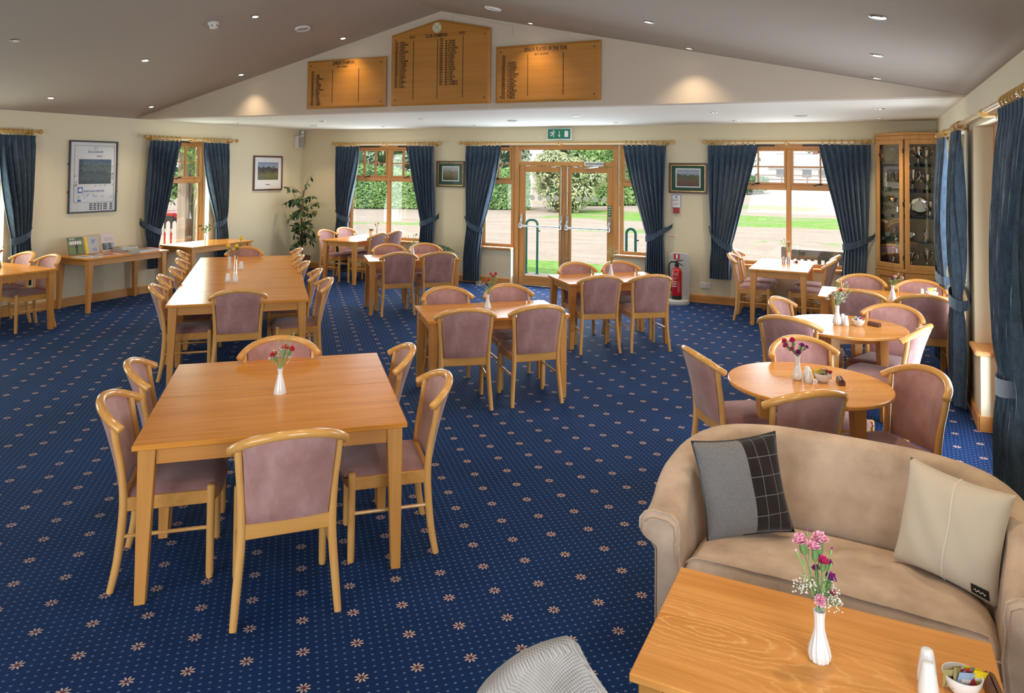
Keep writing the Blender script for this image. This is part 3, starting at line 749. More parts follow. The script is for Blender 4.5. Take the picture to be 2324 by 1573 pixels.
for o in [c for c in car.children if c.name.startswith('wheel')]:
    c0 = sum((v.co for v in o.data.vertices), Vector()) / len(o.data.vertices)
    o.data.transform(Matrix.Translation(c0) @ Matrix.Rotation(PI / 2, 4, 'X') @ Matrix.Translation(-c0))
MB().hull8([(-1.17, -.7, .94), (-1.17, .7, .94), (-1.15, .7, .93), (-1.15, -.7, .93)], [(-.60, -.62, 1.36), (-.60, .62, 1.36), (-.57, .62, 1.36), (-.57, -.62, 1.36)]).obj('windscreen', M_['dark'], car, sharp=0)

# ------------------------------------------------------------------ dining chairs
def arc_pt(th):
    k = (1 - math.cos(th)) / (1 - math.cos(1.257))
    return Vector((0.25 * math.sin(th) / math.sin(1.257), -0.105 + 0.135 * k, 0.862 - 0.090 * k))


def make_chair():
    t = thing('dining_chair', 'chair', 'chair', (0, 0, 0), 0, 'pink upholstered dining chairs')
    mb = MB()
    def seat(u, v):
        x = (u - 0.5) * 2; e = min(1.0, 7 * min(u, 1 - u, v, 1 - v)); e = math.sqrt(max(0, 1 - (1 - e) ** 2))
        y = 0.05 + v * (0.415 + 0.035 * (1 - x * x)); w = 0.192 + 0.016 * v
        return (x * w, y, 0.428 + e * (0.038 + 0.016 * math.sin(PI * u) * math.sin(PI * v)))
    mb.grid(seat, 18, 18); mb.grid(lambda u, v: (seat(u, v)[0], seat(u, v)[1], 0.428), 18, 18)
    mb.obj('seat', M_['pink_seat'], t, sharp=60)
    fr = MB()
    for s in (-1, 1):
        fr.hull8([(s * .186, .03, .365), (s * .208, .03, .365), (s * .216, .43, .365), (s * .194, .43, .365)], [(s * .186, .03, .43), (s * .208, .03, .43), (s * .216, .43, .43), (s * .194, .43, .43)])
    n = 8; out = []; inn = []
    for i in range(n + 1):
        x = -1 + 2 * i / n; out.append((x * .2, .448 + .036 * (1 - x * x))); inn.append((x * .2, .424 + .036 * (1 - x * x)))
    fr.prism(out + inn[::-1], 0.365, 0.434)
    fr.obj('seat_frame', M_['rail'], t, bevel=0.003)
    MB().box((0, 0.042, 0.405), (0.385, 0.024, 0.072)).obj('back_cross_rail', M_['rail'], t, bevel=0.004)
    for s in (-1, 1):
        MB().tube([(s * .207, .435, 0.0), (s * .207, .435, .02), (s * .206, .435, .44), (s * .206, .435, .452), (s * .206, .435, .456)], [.016, .0185, .020, .019, .012], 12).obj('leg', M_['beech'], t)
        pts = []; ctrl = [(.226, -.005, 0), (.215, .022, .14), (.201, .038, .32), (.199, .04, .44), (.205, .026, .58), (.215, .004, .70), (.2215, -.012, .806)]
        for i in range(len(ctrl) - 1):
            for k in range(3):
                a, b = Vector(ctrl[i]), Vector(ctrl[i + 1]); c0 = Vector(ctrl[max(i - 1, 0)]); d0 = Vector(ctrl[min(i + 2, len(ctrl) - 1)]); q = k / 3
                pts.append(0.5 * ((2 * a) + (b - c0) * q + (2 * c0 - 5 * a + 4 * b - d0) * q * q + (3 * a - c0 - 3 * b + d0) * q ** 3))
        pts.append(Vector(ctrl[-1])); pts = [(s * p.x, p.y, max(p.z, 0)) for p in pts]
        m = len(pts); rad = [0.0165 + 0.004 * math.sin(PI * min(1, 1.35 * i / (m - 1))) for i in range(m)]
        MB().tube(pts, rad, 12).obj('leg', M_['beech'], t)
        MB().tube([(s * .207, .03, .25), (s * .207, .435, .245)], .0095, 8).obj('stretcher', M_['beech'], t)
    rl = MB(); P = [arc_pt(-1.257 + 2.514 * i / 26) for i in range(27)]
    rl.tube([P[0] + (P[0] - P[1]) * 0.25] + P + [P[-1] + (P[-1] - P[-2]) * 0.25], [.014] + [.0215] * 27 + [.014], 12); rl.obj('top_rail', M_['rail'], t)
    pad = MB()
    def face(u, v, off):
        x = (u - 0.5) * 2; th = math.asin(max(-1, min(1, x * 0.202 / 0.25 * math.sin(1.257)))); tp = arc_pt(th); vv = v ** 0.85
        bx = x * 0.178; by = 0.030 - 0.012 * (1 - x * x)
        q = v * v * 0.35 + v * 0.65
        e = min(1.0, 9 * min(u, 1 - u, v)); e = math.sqrt(max(0, 1 - (1 - e) ** 2))
        return (bx + (tp.x - bx) * v, by + (tp.y + 0.002 - by) * q + off * (0.35 + 0.65 * e), 0.442 + (tp.z - 0.016 - 0.442) * v)
    nu, nv = 16, 12
    pad.grid(lambda u, v: face(u, v, 0.017), nu, nv); pad.grid(lambda u, v: face(u, v, -0.015), nu, nv)
    for fn in (lambda u, v: face(0, v, -0.015 + 0.032 * u), lambda u, v: face(1, v, -0.015 + 0.032 * u)): pad.grid(fn, 1, nv)
    for fn in (lambda u, v: face(u, 0, -0.015 + 0.032 * v), lambda u, v: face(u, 1, -0.015 + 0.032 * v)): pad.grid(fn, nu, 1)
    pad.obj('backrest', M_['pink'], t, sharp=50)
    return t


chair0 = make_chair(); KIDS_CHAIR = list(chair0.children); used_chair = [False]
G_ = 'pink dining chairs with curved wooden top rails'
CHAIRS = [
 (-3.43, 2.56, -0.815, 'dining chair on the left of the front two-table block, nearest the viewer'),
 (-3.90, 3.05, -0.74, 'dining chair on the left of the front two-table block, second back'),
 (-2.25, 3.58, 2.30, 'dining chair on the right of the front two-table block, nearest the viewer'),
 (-2.79, 4.03, 2.256, 'dining chair on the right of the front two-table block, second back'),
 (-3.58, 3.81, -2.382, 'dining chair at the far side of the front block, behind the red carnations'),
 (-2.38, 2.61, 0.822, 'large foreground dining chair showing its pale worn back, at the front block'),
 (-5.41, 5.20, 0.80, 'dining chair with its back to the viewer at the near end of the long table'),
 (-6.19, 4.99, -0.74, 'first dining chair on the left side of the long table, nearest the viewer'),
 (-6.65, 5.44, -0.74, 'second dining chair from the near end, left side of the long table'),
 (-7.03, 5.90, -0.76, 'third dining chair from the near end, left side of the long table'),
 (-7.60, 6.45, -0.755, 'fourth dining chair from the near end, left side of the long table'),
 (-8.30, 7.05, -0.74, 'fifth and farthest dining chair on the left side of the long table'),
 (-5.13, 6.04, 2.40, 'first dining chair on the right side of the long table, nearest the viewer'),
 (-5.69, 6.53, 2.31, 'second dining chair from the near end, right side of the long table'),
 (-6.26, 6.97, 2.356, 'third dining chair from the near end, right side of the long table'),
 (-6.75, 7.42, 2.341, 'fourth dining chair from the near end, right side of the long table'),
 (-7.32, 8.03, 2.362, 'fifth and farthest dining chair on the right side of the long table'),
 (-7.95, 7.74, -2.491, 'dining chair at the far end of the long table, behind the yellow roses'),
 (-3.08, 5.45, 0.65, 'near left dining chair at the middle four-seat table with red carnations'),
 (-2.61, 5.88, 0.773, 'near right dining chair at the middle four-seat table with red carnations'),
 (-3.69, 6.16, -2.31, 'far left dining chair at the middle four-seat table with red carnations'),
 (-3.25, 6.59, -2.353, 'far right dining chair at the middle four-seat table with red carnations'),
 (-2.71, 7.80, 0.65, 'near left dining chair at the table in front of the glazed doors'),
 (-2.24, 8.14, 0.65, 'near right dining chair at the table in front of the glazed doors, by the extinguisher'),
 (-3.27, 8.53, -2.355, 'far left dining chair at the table in front of the glazed doors'),
 (-2.85, 8.94, -2.452, 'far right dining chair at the table in front of the glazed doors'),
 (-5.82, 8.43, 0.813, 'near left dining chair at the four-seat table left of the doors'),
 (-5.39, 8.76, 0.80, 'near right dining chair at the four-seat table left of the doors'),
 (-6.46, 9.09, -2.441, 'far left dining chair at the four-seat table left of the doors'),
 (-6.06, 9.46, -2.311, 'far right dining chair at the four-seat table left of the doors, by the palm'),
 (-8.86, 10.56, -1.52, 'near dining chair left of the table under the corner window, facing right'),
 (-8.88, 11.12, -1.62, 'far dining chair left of the table under the corner window, beside the curtain'),
 (-7.80, 10.62, 1.62, 'near dining chair right of the table under the corner window'),
 (-7.82, 11.16, 1.58, 'far dining chair right of the table under the corner window'),
 (-9.35, 5.84, 3.05, 'dining chair at the table by the left edge, nearer the brochure table'),
 (-9.90, 5.86, 3.08, 'dining chair at the table by the left edge, beside the curtain'),
 (-1.72, 10.62, -1.53, 'near dining chair left of the table under the window by the cabinet'),
 (-1.74, 11.17, -1.5, 'far dining chair left of the table under the window by the cabinet'),
 (-0.56, 10.60, 1.50, 'near dining chair right of the table under the window by the cabinet'),
 (-0.54, 11.16, 1.52, 'far dining chair right of the table under the window by the cabinet'),
 (-0.13, 9.20, 2.98, 'far left dining chair at the table before the trophy cabinet'),
 (0.44, 9.05, 3.05, 'far right dining chair at the table before the trophy cabinet'),
 (-0.16, 8.16, 0.02, 'near left dining chair at the table before the trophy cabinet, back to viewer'),
 (0.43, 8.17, 0.06, 'near right dining chair at the table before the cabinet, beside the blue curtain'),
 (-0.63, 6.42, -0.20, 'dining chair with its back to the viewer, near left of the farther round table'),
 (-0.74, 7.18, -1.78, 'small looking dining chair at the far left of the farther round table'),
 (0.14, 7.28, 2.799, 'dining chair facing the viewer at the far side of the farther round table'),
 (0.27, 6.52, 1.30, 'dining chair at the right of the farther round table, seen from the side'),
 (-1.01, 4.95, -0.934, 'dining chair at the left of the nearer round table, behind the sofa'),
 (-0.45, 5.53, -2.502, 'dining chair facing the viewer at the far side of the nearer round table'),
 (-0.33, 4.37, 0.698, 'dining chair directly behind the sofa at the nearer round table'),
 (0.22, 5.04, 2.257, 'dining chair at the right of the nearer round table, brown-pink back to the window'),
]


def copy_kids(src, kids):
    r = src.copy(); C.objects.link(r)
    for ch in kids:
        c = ch.copy(); C.objects.link(c); c.parent = r
        for g in ch.children:
            h = g.copy(); C.objects.link(h); h.parent = c
    return r


for i, (x, y, a, lb) in enumerate(CHAIRS):
    o = chair0 if i == 0 else copy_kids(chair0, KIDS_CHAIR)
    o.location = (x, y, 0); o.rotation_euler = (0, 0, a); o['label'] = lb; o['group'] = G_

# ------------------------------------------------------------------ tables
def make_table(w, d, h=0.74, leg=0.078, name='dining_table', mat='oak', ap=0.078, inset=0.022):
    t = thing(name, 'table', 'table', (0, 0, 0), 0, 'plain oak dining tables')
    MB().box((0, 0, h - 0.0125), (w, d, 0.025)).obj('tabletop', M_[mat], t, bevel=0.003)
    zt = h - 0.025
    for sx in (-1, 1):
        for sy in (-1, 1):
            ox, oy = sx * (w / 2 - inset), sy * (d / 2 - inset); a = leg; b = leg * 0.62
            MB().hull8([(ox, oy, 0), (ox - sx * b, oy, 0), (ox - sx * b, oy - sy * b, 0), (ox, oy - sy * b, 0)], [(ox, oy, zt), (ox - sx * a, oy, zt), (ox - sx * a, oy - sy * a, zt), (ox, oy - sy * a, zt)]).obj('leg', M_['oak_leg'], t, bevel=0.003)
    for s in (-1, 1):
        MB().box((0, s * (d / 2 - inset - 0.025), zt - ap / 2), (w - 2 * inset - 2 * leg, 0.022, ap)).obj('apron', M_['oak_rail'], t, sharp=0)
        MB().box((s * (w / 2 - inset - 0.025), 0, zt - ap / 2), (0.022, d - 2 * inset - 2 * leg, ap)).obj('apron', M_['oak_rail'], t, sharp=0)
    return t


PSI = 0.7407
ta = make_table(1.275, 0.73); ta_k = list(ta.children); first = True
def put_table(x, y, a, lb, group=None):
    global first
    o = ta if first else copy_kids(ta, ta_k); first = False
    o.location = (x, y, 0); o.rotation_euler = (0, 0, a); o['label'] = lb
    o['group'] = group or 'plain oak dining tables'
    return o


ey = Vector((-math.sin(PSI), math.cos(PSI)))
for k, lb in enumerate(('oak dining table, nearest the viewer, front half of the two-table block', 'oak dining table pushed behind the nearest one, back half of the two-table block')):
    put_table(-2.612 + ey.x * (0.365 + 0.732 * k), 2.77 + ey.y * (0.365 + 0.732 * k), PSI, lb)
PL = 0.770; el = Vector((-math.sin(PL), math.cos(PL)))
for k, w in enumerate(('first and nearest', 'second', 'third', 'fourth', 'fifth and farthest')):
    put_table(-5.395 + el.x * (0.365 + 0.7315 * k), 5.195 + el.y * (0.365 + 0.7315 * k), PL, w + ' table of the five pushed together as the long table', 'tables of the long table')
put_table(-3.15, 6.025, PSI, 'oak four-seat table in the middle of the carpet with red carnations')
put_table(-2.845, 8.47, PSI, 'oak four-seat table in front of the glazed double doors')
put_table(-5.945, 8.92, PSI, 'oak four-seat table to the left of the glazed doors, before the palm')
put_table(-8.30, 10.83, PI / 2, 'oak table under the corner window behind the tall ficus')
put_table(-9.655, 5.41, 0, 'oak table at the left edge of the room under the side window')
put_table(-1.13, 10.80, PI / 2, 'oak table with white glare under the window next to the trophy cabinet')
put_table(-9.90, 7.15, PI / 2, 'narrow looking oak side table carrying brochures below the big poster')
put_table(-9.90, 8.84, PI / 2, 'oak side table in front of the left-hand window holding one glass vase')
put_table(0.105, 8.71, 0, 'oak table in front of the trophy cabinet, half hidden by chairs')


def make_round(loc, lb):
    t = thing('round_table', lb, 'table', loc, 0.5, 'round oak tables'); R = 0.478
    MB().lathe([(0, .715), (R - .006, .715), (R, .720), (R, .735), (R - .005, .74), (0, .74)], 72).obj('tabletop', M_['round'], t)
    for a in range(4):
        q = PI / 4 + a * PI / 2; cx, cy = 0.29 * math.cos(q), 0.29 * math.sin(q); sx, sy = (1 if cx > 0 else -1), (1 if cy > 0 else -1)
        ox, oy = cx + sx * .035, cy + sy * .035; A, B = .078, .05
        MB().hull8([(ox, oy, 0), (ox - sx * B, oy, 0), (ox - sx * B, oy - sy * B, 0), (ox, oy - sy * B, 0)], [(ox, oy, .715), (ox - sx * A, oy, .715), (ox - sx * A, oy - sy * A, .715), (ox, oy - sy * A, .715)]).obj('leg', M_['oak_leg'], t, bevel=0.003)
    for s in (-1, 1):
        MB().box((0, s * .215, .675), (.33, .022, .078)).obj('apron', M_['oak_rail'], t, sharp=0); MB().box((s * .215, 0, .675), (.022, .33, .078)).obj('apron', M_['oak_rail'], t, sharp=0)


make_round((-0.37, 4.95, 0), 'nearer round oak table behind the sofa with magenta carnations')
make_round((-0.225, 6.89, 0), 'farther round oak table with white window glare and a pale posy')
ct = make_table(0.99, 0.66, 0.55, 0.07, 'coffee_table', 'coffee', 0.07); ct.location = (-0.165, 2.505, 0); ct['label'] = 'low oak coffee table with swirling grain in front of the beige sofa'; ct['category'] = 'coffee table'; del ct['group']

# ------------------------------------------------------------------ sofa, cushions and tub chair
def sofa():
    t = thing('sofa', 'beige woven two-seat sofa with rolled curved back and arms', 'sofa', (-0.165, 3.03, 0), -0.05)
    # inner line of the back and arms
    pl = [(-.545, 0.0), (-.545, .16)]
    for k in range(9): a = PI - k * PI / 2 / 8; pl.append((-.20 + .345 * math.cos(a), .25 + .36 * math.sin(a)))
    pl += [(-.07, .618)]; pl += [(-x, y) for x, y in reversed(pl)]
    cum = [0]
    for a, b in zip(pl, pl[1:]): cum.append(cum[-1] + math.dist(a, b))
    N = 56; L = cum[-1]
    def at(s):
        s = max(0, min(L, s))
        for i in range(len(pl) - 1):
            if s <= cum[i + 1] + 1e-9:
                q = (s - cum[i]) / (cum[i + 1] - cum[i]); return Vector((pl[i][0] + (pl[i + 1][0] - pl[i][0]) * q, pl[i][1] + (pl[i + 1][1] - pl[i][1]) * q))
        return Vector(pl[-1])
    def frame(s):
        p = at(s); d = at(s + .03) - at(s - .03); d.normalize(); return p, Vector((-d.y, d.x))   # outward normal
    def sect(s):
        p, n = frame(s); f = abs(s / L - 0.5) * 2; k = max(0, min(1, (f - 0.40) / 0.55)); k = k * k * (3 - 2 * k)
        h = 0.815 - 0.175 * k; th = 0.10 + 0.015 * (1 - k); roll = 0.062; lean = 0.10 * (1 - k)
        ip = [(0.01, .30), (0.0, .42), (0.01 + lean * .45, .42 + (h - .42) * .5), (lean * .9 + .005, h - .075)]
        cx, cz = lean + .055 + .012 * k, h - roll
        arc = [(cx + roll * 1.1 * math.cos(a), cz + roll * math.sin(a)) for a in [PI * .80, PI * .62, PI * .45, PI * .28, PI * .1, -PI * .08, -PI * .25, -PI * .42]]
        arc = [(x + (.035 * k if x > cx else 0), z) for x, z in arc]
        op = [(lean * .8 + th - .01 + .01 * k, h - .15), (lean * .45 + th, .42), (th, .10)]
        return [(p.x + n.x * o, p.y + n.y * o, z) for o, z in ip + arc + op]
    secs = [sect(L * i / N) for i in range(N + 1)]; m = len(secs[0]); mb = MB()
    mb.add([v for s in secs for v in s], [(i * m + k, i * m + k + 1, (i + 1) * m + k + 1, (i + 1) * m + k) for i in range(N) for k in range(m - 1)] + [((i * m + m - 1), i * m, (i + 1) * m, (i + 1) * m + m - 1) for i in range(N)])
    mb.obj('back_and_arms', M_['sofa'], t, sharp=70)
    for i, nm in ((0, 1), (N, -1)):
        s = [Vector(v) for v in secs[i]]; c = sum(s, Vector()) / m; dr = Vector((0, -1, 0)); fr = MB()
        rings = [[v for v in s], [v + dr * .022 for v in s], [c + (v - c) * .86 + dr * .034 for v in s], [c + (v - c) * .80 + dr * .024 for v in s], [c + (v - c) * .4 + dr * .036 for v in s]]
        vs = [tuple(v) for r in rings for v in r]
        fr.add(vs, [(a * m + k, a * m + (k + 1) % m, (a + 1) * m + (k + 1) % m, (a + 1) * m + k) for a in range(4) for k in range(m)] + [tuple(4 * m + k for k in range(m))])
        fr.obj('arm_front', M_['sofa'], t, sharp=50)
        MB().tube([tuple(v + dr * .02 + (v - c).normalized() * .002) for v in s], .0055, 6, closed=False).obj('piping', M_['sofa'], t)
    def cush(u, v, top=True):
        x = (u - .5) * 2; xx = math.copysign(abs(x) ** 1.0, x); w = .548 - .16 * max(0, (v - .45) / .55) ** 2.2
        y = .035 + .03 * (x * x) * -1 + .54 * v - (.03 * (1 - x * x)) * (1 - v)
        e = min(1, 8 * min(u, 1 - u, v)); e = math.sqrt(max(0, 1 - (1 - e) ** 2))
        wr = .006 * math.sin(x * 17 + 2.2 * math.sin(v * 5)) * math.sin(PI * v) + .004 * math.sin(x * 31 + v * 9) * math.sin(PI * v)
        return (xx * w, y, .398 + e * (.085 + .018 * math.sin(PI * u) * math.sin(PI * min(1, v + .2))) - .05 * v * v + wr * (1 - abs(x)) * 1.6)
    cb = MB(); cb.grid(cush, 40, 24); cb.grid(lambda u, v: (cush(u, v)[0], cush(u, v)[1] + .006, .335 - .02 * v), 40, 24)
    for q in (0, 1): cb.grid(lambda u, v: (lambda a, b: (a[0], a[1] + (.006) * v, a[2] + (.335 - .02 * b - a[2]) * v))(cush(q, u), u), 24, 1)
    cb.grid(lambda u, v: (lambda a: (a[0], a[1] + .006 * v - .006 * math.sin(PI * v), a[2] + (.335 - a[2]) * v))(cush(u, 0)), 40, 3)
    seat = cb.obj('seat_cushion', M_['sofa'], t, sharp=60)
    MB().tube([tuple(Vector(cush(i / 40, 0)) + Vector((0, -.001, .002))) for i in range(41)], .0055, 6).obj('piping', M_['sofa'], seat)
    MB().tube([tuple(Vector(cush(.012 + i / 41, 0.045)) + Vector((0, 0, .004))) for i in range(40)], .005, 6).obj('piping', M_['sofa'], seat)
    MB().hull8([(-.56, -.02, .09), (.56, -.02, .09), (.52, .55, .09), (-.52, .55, .09)], [(-.56, -.02, .34), (.56, -.02, .34), (.52, .55, .34), (-.52, .55, .34)]).obj('base', M_['sofa'], t, bevel=0.01)
    for x in (-.56, .56):
        for y in (0.03, .58): MB().lathe([(.022, 0), (.032, .10)], 12, (x * (1 if y < .1 else .75), y, 0)).obj('foot', M_['mahogany'], t)


sofa()


def cushion_mat_dark():
    t = NT('tweed_and_check'); o = t.sep(t.coord((1, 1, 1)))
    x, z = o[0], o[2]
    zig = t.math('ABSOLUTE', t.math('SUBTRACT', t.math('FRACT', t.math('MULTIPLY', x, 60)), 0.5))
    hb = t.math('FRACT', t.math('ADD', t.math('MULTIPLY', z, 130), t.math('MULTIPLY', zig, 2.0)))
    nz = t.noise(t.coord((1, 1, 1)), 300, 3, .7)
    tw = t.ramp(t.math('ADD', t.math('MULTIPLY', hb, .5), t.math('MULTIPLY', nz, .5)), [(.3, (.06, .06, .065)), (.75, (.34, .34, .35))])
    gx = t.math('LESS_THAN', t.math('ABSOLUTE', t.math('SUBTRACT', t.math('FRACT', t.math('ADD', t.math('MULTIPLY', x, 17), .35)), .5)), .022)
    gz_ = t.math('LESS_THAN', t.math('ABSOLUTE', t.math('SUBTRACT', t.math('FRACT', t.math('MULTIPLY', z, 13)), .5)), .018)
    dk = t.mix(t.math('MULTIPLY', t.math('MAXIMUM', gx, gz_), .5), (.018, .013, .013), (.32, .32, .34))
    t.bump(nz, .5, .001)
    return t.set(col=t.mix(t.math('GREATER_THAN', x, 0.015), tw, dk), rough=.9, sheen=.2, spec=.15)


def pillow(name, lb, loc, rot, w, h, th, mat, wr=0.0):
    t = thing(name, lb, 'cushion', loc, 0); t.rotation_euler = rot
    def f(u, v, s):
        x, z = (u - .5) * 2, (v - .5) * 2
        px = x * w / 2 * (1 - .10 * (1 - x * x * 0 - abs(z) ** 2) * 0 - .085 * (1 - z * z) * abs(x)); pz = z * h / 2 * (1 - .085 * (1 - x * x) * abs(z))
        b = (max(0, (1 - x * x)) * max(0, (1 - z * z))) ** .42
        return (px, s * th / 2 * b + wr * math.sin(9 * x + 6 * z) * b, pz)
    mb = MB(); mb.grid(lambda u, v: f(u, v, -1), 26, 26); mb.grid(lambda u, v: f(u, v, 1), 26, 26)
    mb.obj('cover', mat, t, sharp=75)
    return t, f


pd, fd = pillow('cushion', 'square cushion, half grey tweed half dark check, at the left end of the sofa', (-0.525, 3.405, 0.66), (-0.30, -0.06, 0.62), 0.40, 0.41, 0.16, cushion_mat_dark(), 0.003)
MB().tube([fd(u, v, 0) for u, v in [(i / 12, 0) for i in range(12)] + [(1, i / 12) for i in range(12)] + [(1 - i / 12, 1) for i in range(12)] + [(0, 1 - i / 12) for i in range(12)]], .004, 5, closed=True).obj('seam', M_['black'], pd)
pc, fc = pillow('cushion', 'square cream cushion with a curved seam at the right end of the sofa', (0.265, 3.40, 0.655), (-0.28, 0.05, -0.50), 0.39, 0.41, 0.18, flat('cream_wool', (0.60, 0.53, 0.43), 0.9, sheen=0.3), 0.004)
MB().tube([Vector(fc(.52 + .04 * math.sin(PI * i / 20), i / 20, -1)) + Vector((0, -.001, 0)) for i in range(21)], .0045, 6).obj('seam', flat('cream_piping', (0.72, 0.66, 0.56), 0.8), pc)
lab = MB(); lab.grid(lambda u, v: Vector(fc(.80 + .15 * u, .04 + .085 * v, -1)) + Vector((0, -.003, 0)), 4, 3)
lo = lab.obj('sewn_label', M_['black'], pc, fix=False)
MB().tube([Vector(fc(.825 + .01 * i, .08 + .012 * math.sin(i * 1.9), -1)) + Vector((0, -.005, 0)) for i in range(11)], .0016, 4).obj('label_mark', M_['wink'], lo)


def tub():
    t = thing('tub_chair', 'pale grey ribbed tub armchair, only its curved back showing at the bottom edge', 'armchair', (-0.555, 1.662, 0), -1.914)
    # faces local +y is opening direction reversed: back lies at -y
    N = 40
    def sect(i):
        a = -2.05 + 4.1 * i / N; k = abs(a) / 2.05; h = max(0.52, 0.794 - 0.518 * max(0, (k - .288) / .712) ** 0.73); r = .262
        d = Vector((math.sin(a) * .98, -math.cos(a) * 0.92)); th = .085
        pts = [(r - .01, .40), (r, .52), (r + .012, h - .06)] + [(r + .045 + .042 * math.cos(q), h - .042 + .042 * math.sin(q)) for q in (2.5, 2.0, 1.57, 1.1, .5, 0)] + [(r + th, h - .09), (r + th - .01, .4), (r + th - .05, .09)]
        return [(d.x * o, d.y * o, z) for o, z in pts]
    s = [sect(i) for i in range(N + 1)]; m = len(s[0]); mb = MB()
    mb.add([v for q in s for v in q], [(i * m + k, i * m + k + 1, (i + 1) * m + k + 1, (i + 1) * m + k) for i in range(N) for k in range(m - 1)] + [tuple(range(m)), tuple(N * m + k for k in reversed(range(m)))] + [(i * m + m - 1, i * m, (i + 1) * m, (i + 1) * m + m - 1) for i in range(N)])
    mb.obj('back_and_arms', M_['tub'], t, sharp=60)
    MB().lathe([(0, .30), (.245, .30), (.258, .33), (.258, .42), (.24, .455), (0, .47)], 36).obj('seat_cushion', M_['tub'], t)
    MB().lathe([(0, .09), (.28, .09), (.29, .11), (.29, .31), (0, .31)], 36).obj('base', M_['tub'], t)
    for a in range(4): MB().lathe([(.018, 0), (.026, .10)], 10, (.2 * math.cos(.8 + a * PI / 2), .2 * math.sin(.8 + a * PI / 2), 0)).obj('foot', M_['mahogany'], t)


tub()

# ------------------------------------------------------------------ curtains and poles
def lerp(a, b, q): return a + (b - a) * q


def smooth(q): q = max(0, min(1, q)); return q * q * (3 - 2 * q)


def curtain(lb, side, top, tie, bot, ztie, ztop=2.40, zbot=0.04, hook=None, zhook=None, n=7, dep=0.10, amp=0.040, rings=8, zrod=2.455, group='blue velvet curtains', seed=0):
    """top/tie/bot = (outer edge, inner edge) along the wall at that height"""
    P = WALLS[side]; rnd = random.Random(seed)
    t = thing('curtain', lb, 'curtain', P((top[0] + top[1]) / 2, -dep, 0 if zbot < 0.3 else zbot), 0, group)
    ph = [rnd.uniform(-.5, .5) for _ in range(n + 1)]
    def edges(z):
        if z >= ztie:
            q = (z - ztie) / (ztop - ztie); k = q ** 0.82
            return lerp(tie[0], top[0], smooth(q) * .4 + q * .6), lerp(tie[1], top[1], k * .75 + .25 * smooth(q))
        q = (ztie - z) / (ztie - zbot); return lerp(tie[0], bot[0], smooth(q * 1.6)), lerp(tie[1], bot[1], smooth(q * 1.6))
    def f(u, v):
        z = zbot + (ztop - zbot) * v; a, b = edges(z); q = (z - ztie) / (ztop - ztie); w = abs(b - a) / abs(top[1] - top[0])
        A = amp * (0.45 + 0.75 * math.sin(PI * max(0, min(1, q * .9 + .12)))) if q > 0 else amp * 0.95
        bul = 0.05 * (1 - w) * math.sin(PI * u); gather = math.exp(-((z - ztie) / .12) ** 2)
        s = a + (b - a) * (u + .012 * math.sin(7 * u + 3 * z + seed))
        ang = 2 * PI * n * u + 0.6 * math.sin(z * 2.1 + 5 * u + seed)
        o = -dep - A * (1 - .45 * gather) * (math.sin(ang) + .28 * math.sin(2 * ang + ph[int(u * n)] * 2)) - bul
        if v > .955: o = -dep - amp * .45 * math.copysign(abs(math.sin(2 * PI * n * u)) ** .6, math.sin(2 * PI * n * u))
        return P(s, o, z)
    mb = MB(); mb.grid(f, n * 12, 30); mb.obj('drape', M_['velvet'], t, world=True, fix=False, sharp=80)
    # tieback band wrapped round the gathered cloth and led back to a wall hook
    if hook is not None:
        a, b = tie; hw = 0.048; R = dep + amp * .85 + .012; zl = ztie - .02
        path = [(hook, -.03, zhook), (lerp(hook, a, .5), -.06, lerp(zhook, zl, .22)), (lerp(a, b, .10), -R * .92, lerp(zhook, zl, .45)), (lerp(a, b, .45), -R - .012, lerp(zhook, zl, .78)), (lerp(a, b, .8), -R, zl), (b + (b - a) * .06, -dep, zl - .01), (lerp(a, b, .75), -.015, zl), (lerp(hook, a, .6), -.012, lerp(zhook, zl, .25)), (hook, -.02, zhook)]
        pts = []
        for i in range(len(path) - 1):
            p0, p1, p2, p3 = (Vector(path[max(0, min(len(path) - 1, j))]) for j in (i - 1, i, i + 1, i + 2))
            for k in range(5): q = k / 5; pts.append(0.5 * ((2 * p1) + (p2 - p0) * q + (2 * p0 - 5 * p1 + 4 * p2 - p3) * q * q + (3 * p1 - p0 - 3 * p2 + p3) * q ** 3))
        m = len(pts); bd = MB()
        bd.grid(lambda u, v: (lambda p: P(p.x, min(p.y, -.004), p.z + hw * (v * 2 - 1) * (.35 + .65 * math.sin(PI * min(1, max(0, u * 1.0)))) ** .7))(pts[min(m - 1, int(round(u * (m - 1))))]), m - 1, 3)
        bd.obj('tieback', M_['velvet'], t, world=True, fix=False, sharp=80)
        MB().tube([P(hook, 0, zhook + .03), P(hook, -.03, zhook + .03), P(hook, -.045, zhook + .01), P(hook, -.03, zhook - .01)], .006, 6).obj('hook', M_['dark'], t, world=True)
    for k in range(rings):
        s = lerp(top[0], top[1], (k + .5) / rings) + rnd.uniform(-.012, .012); tl = rnd.uniform(-.25, .25); r = .034
        MB().tube([P(s + r * math.sin(tl) * math.cos(q * PI / 8), -.085 + r * math.cos(tl) * math.cos(q * PI / 8), zrod - .012 + r * math.sin(q * PI / 8)) for q in range(16)], .0075, 6, closed=True).obj('curtain_ring', M_['brass'], t, world=True)
    return t


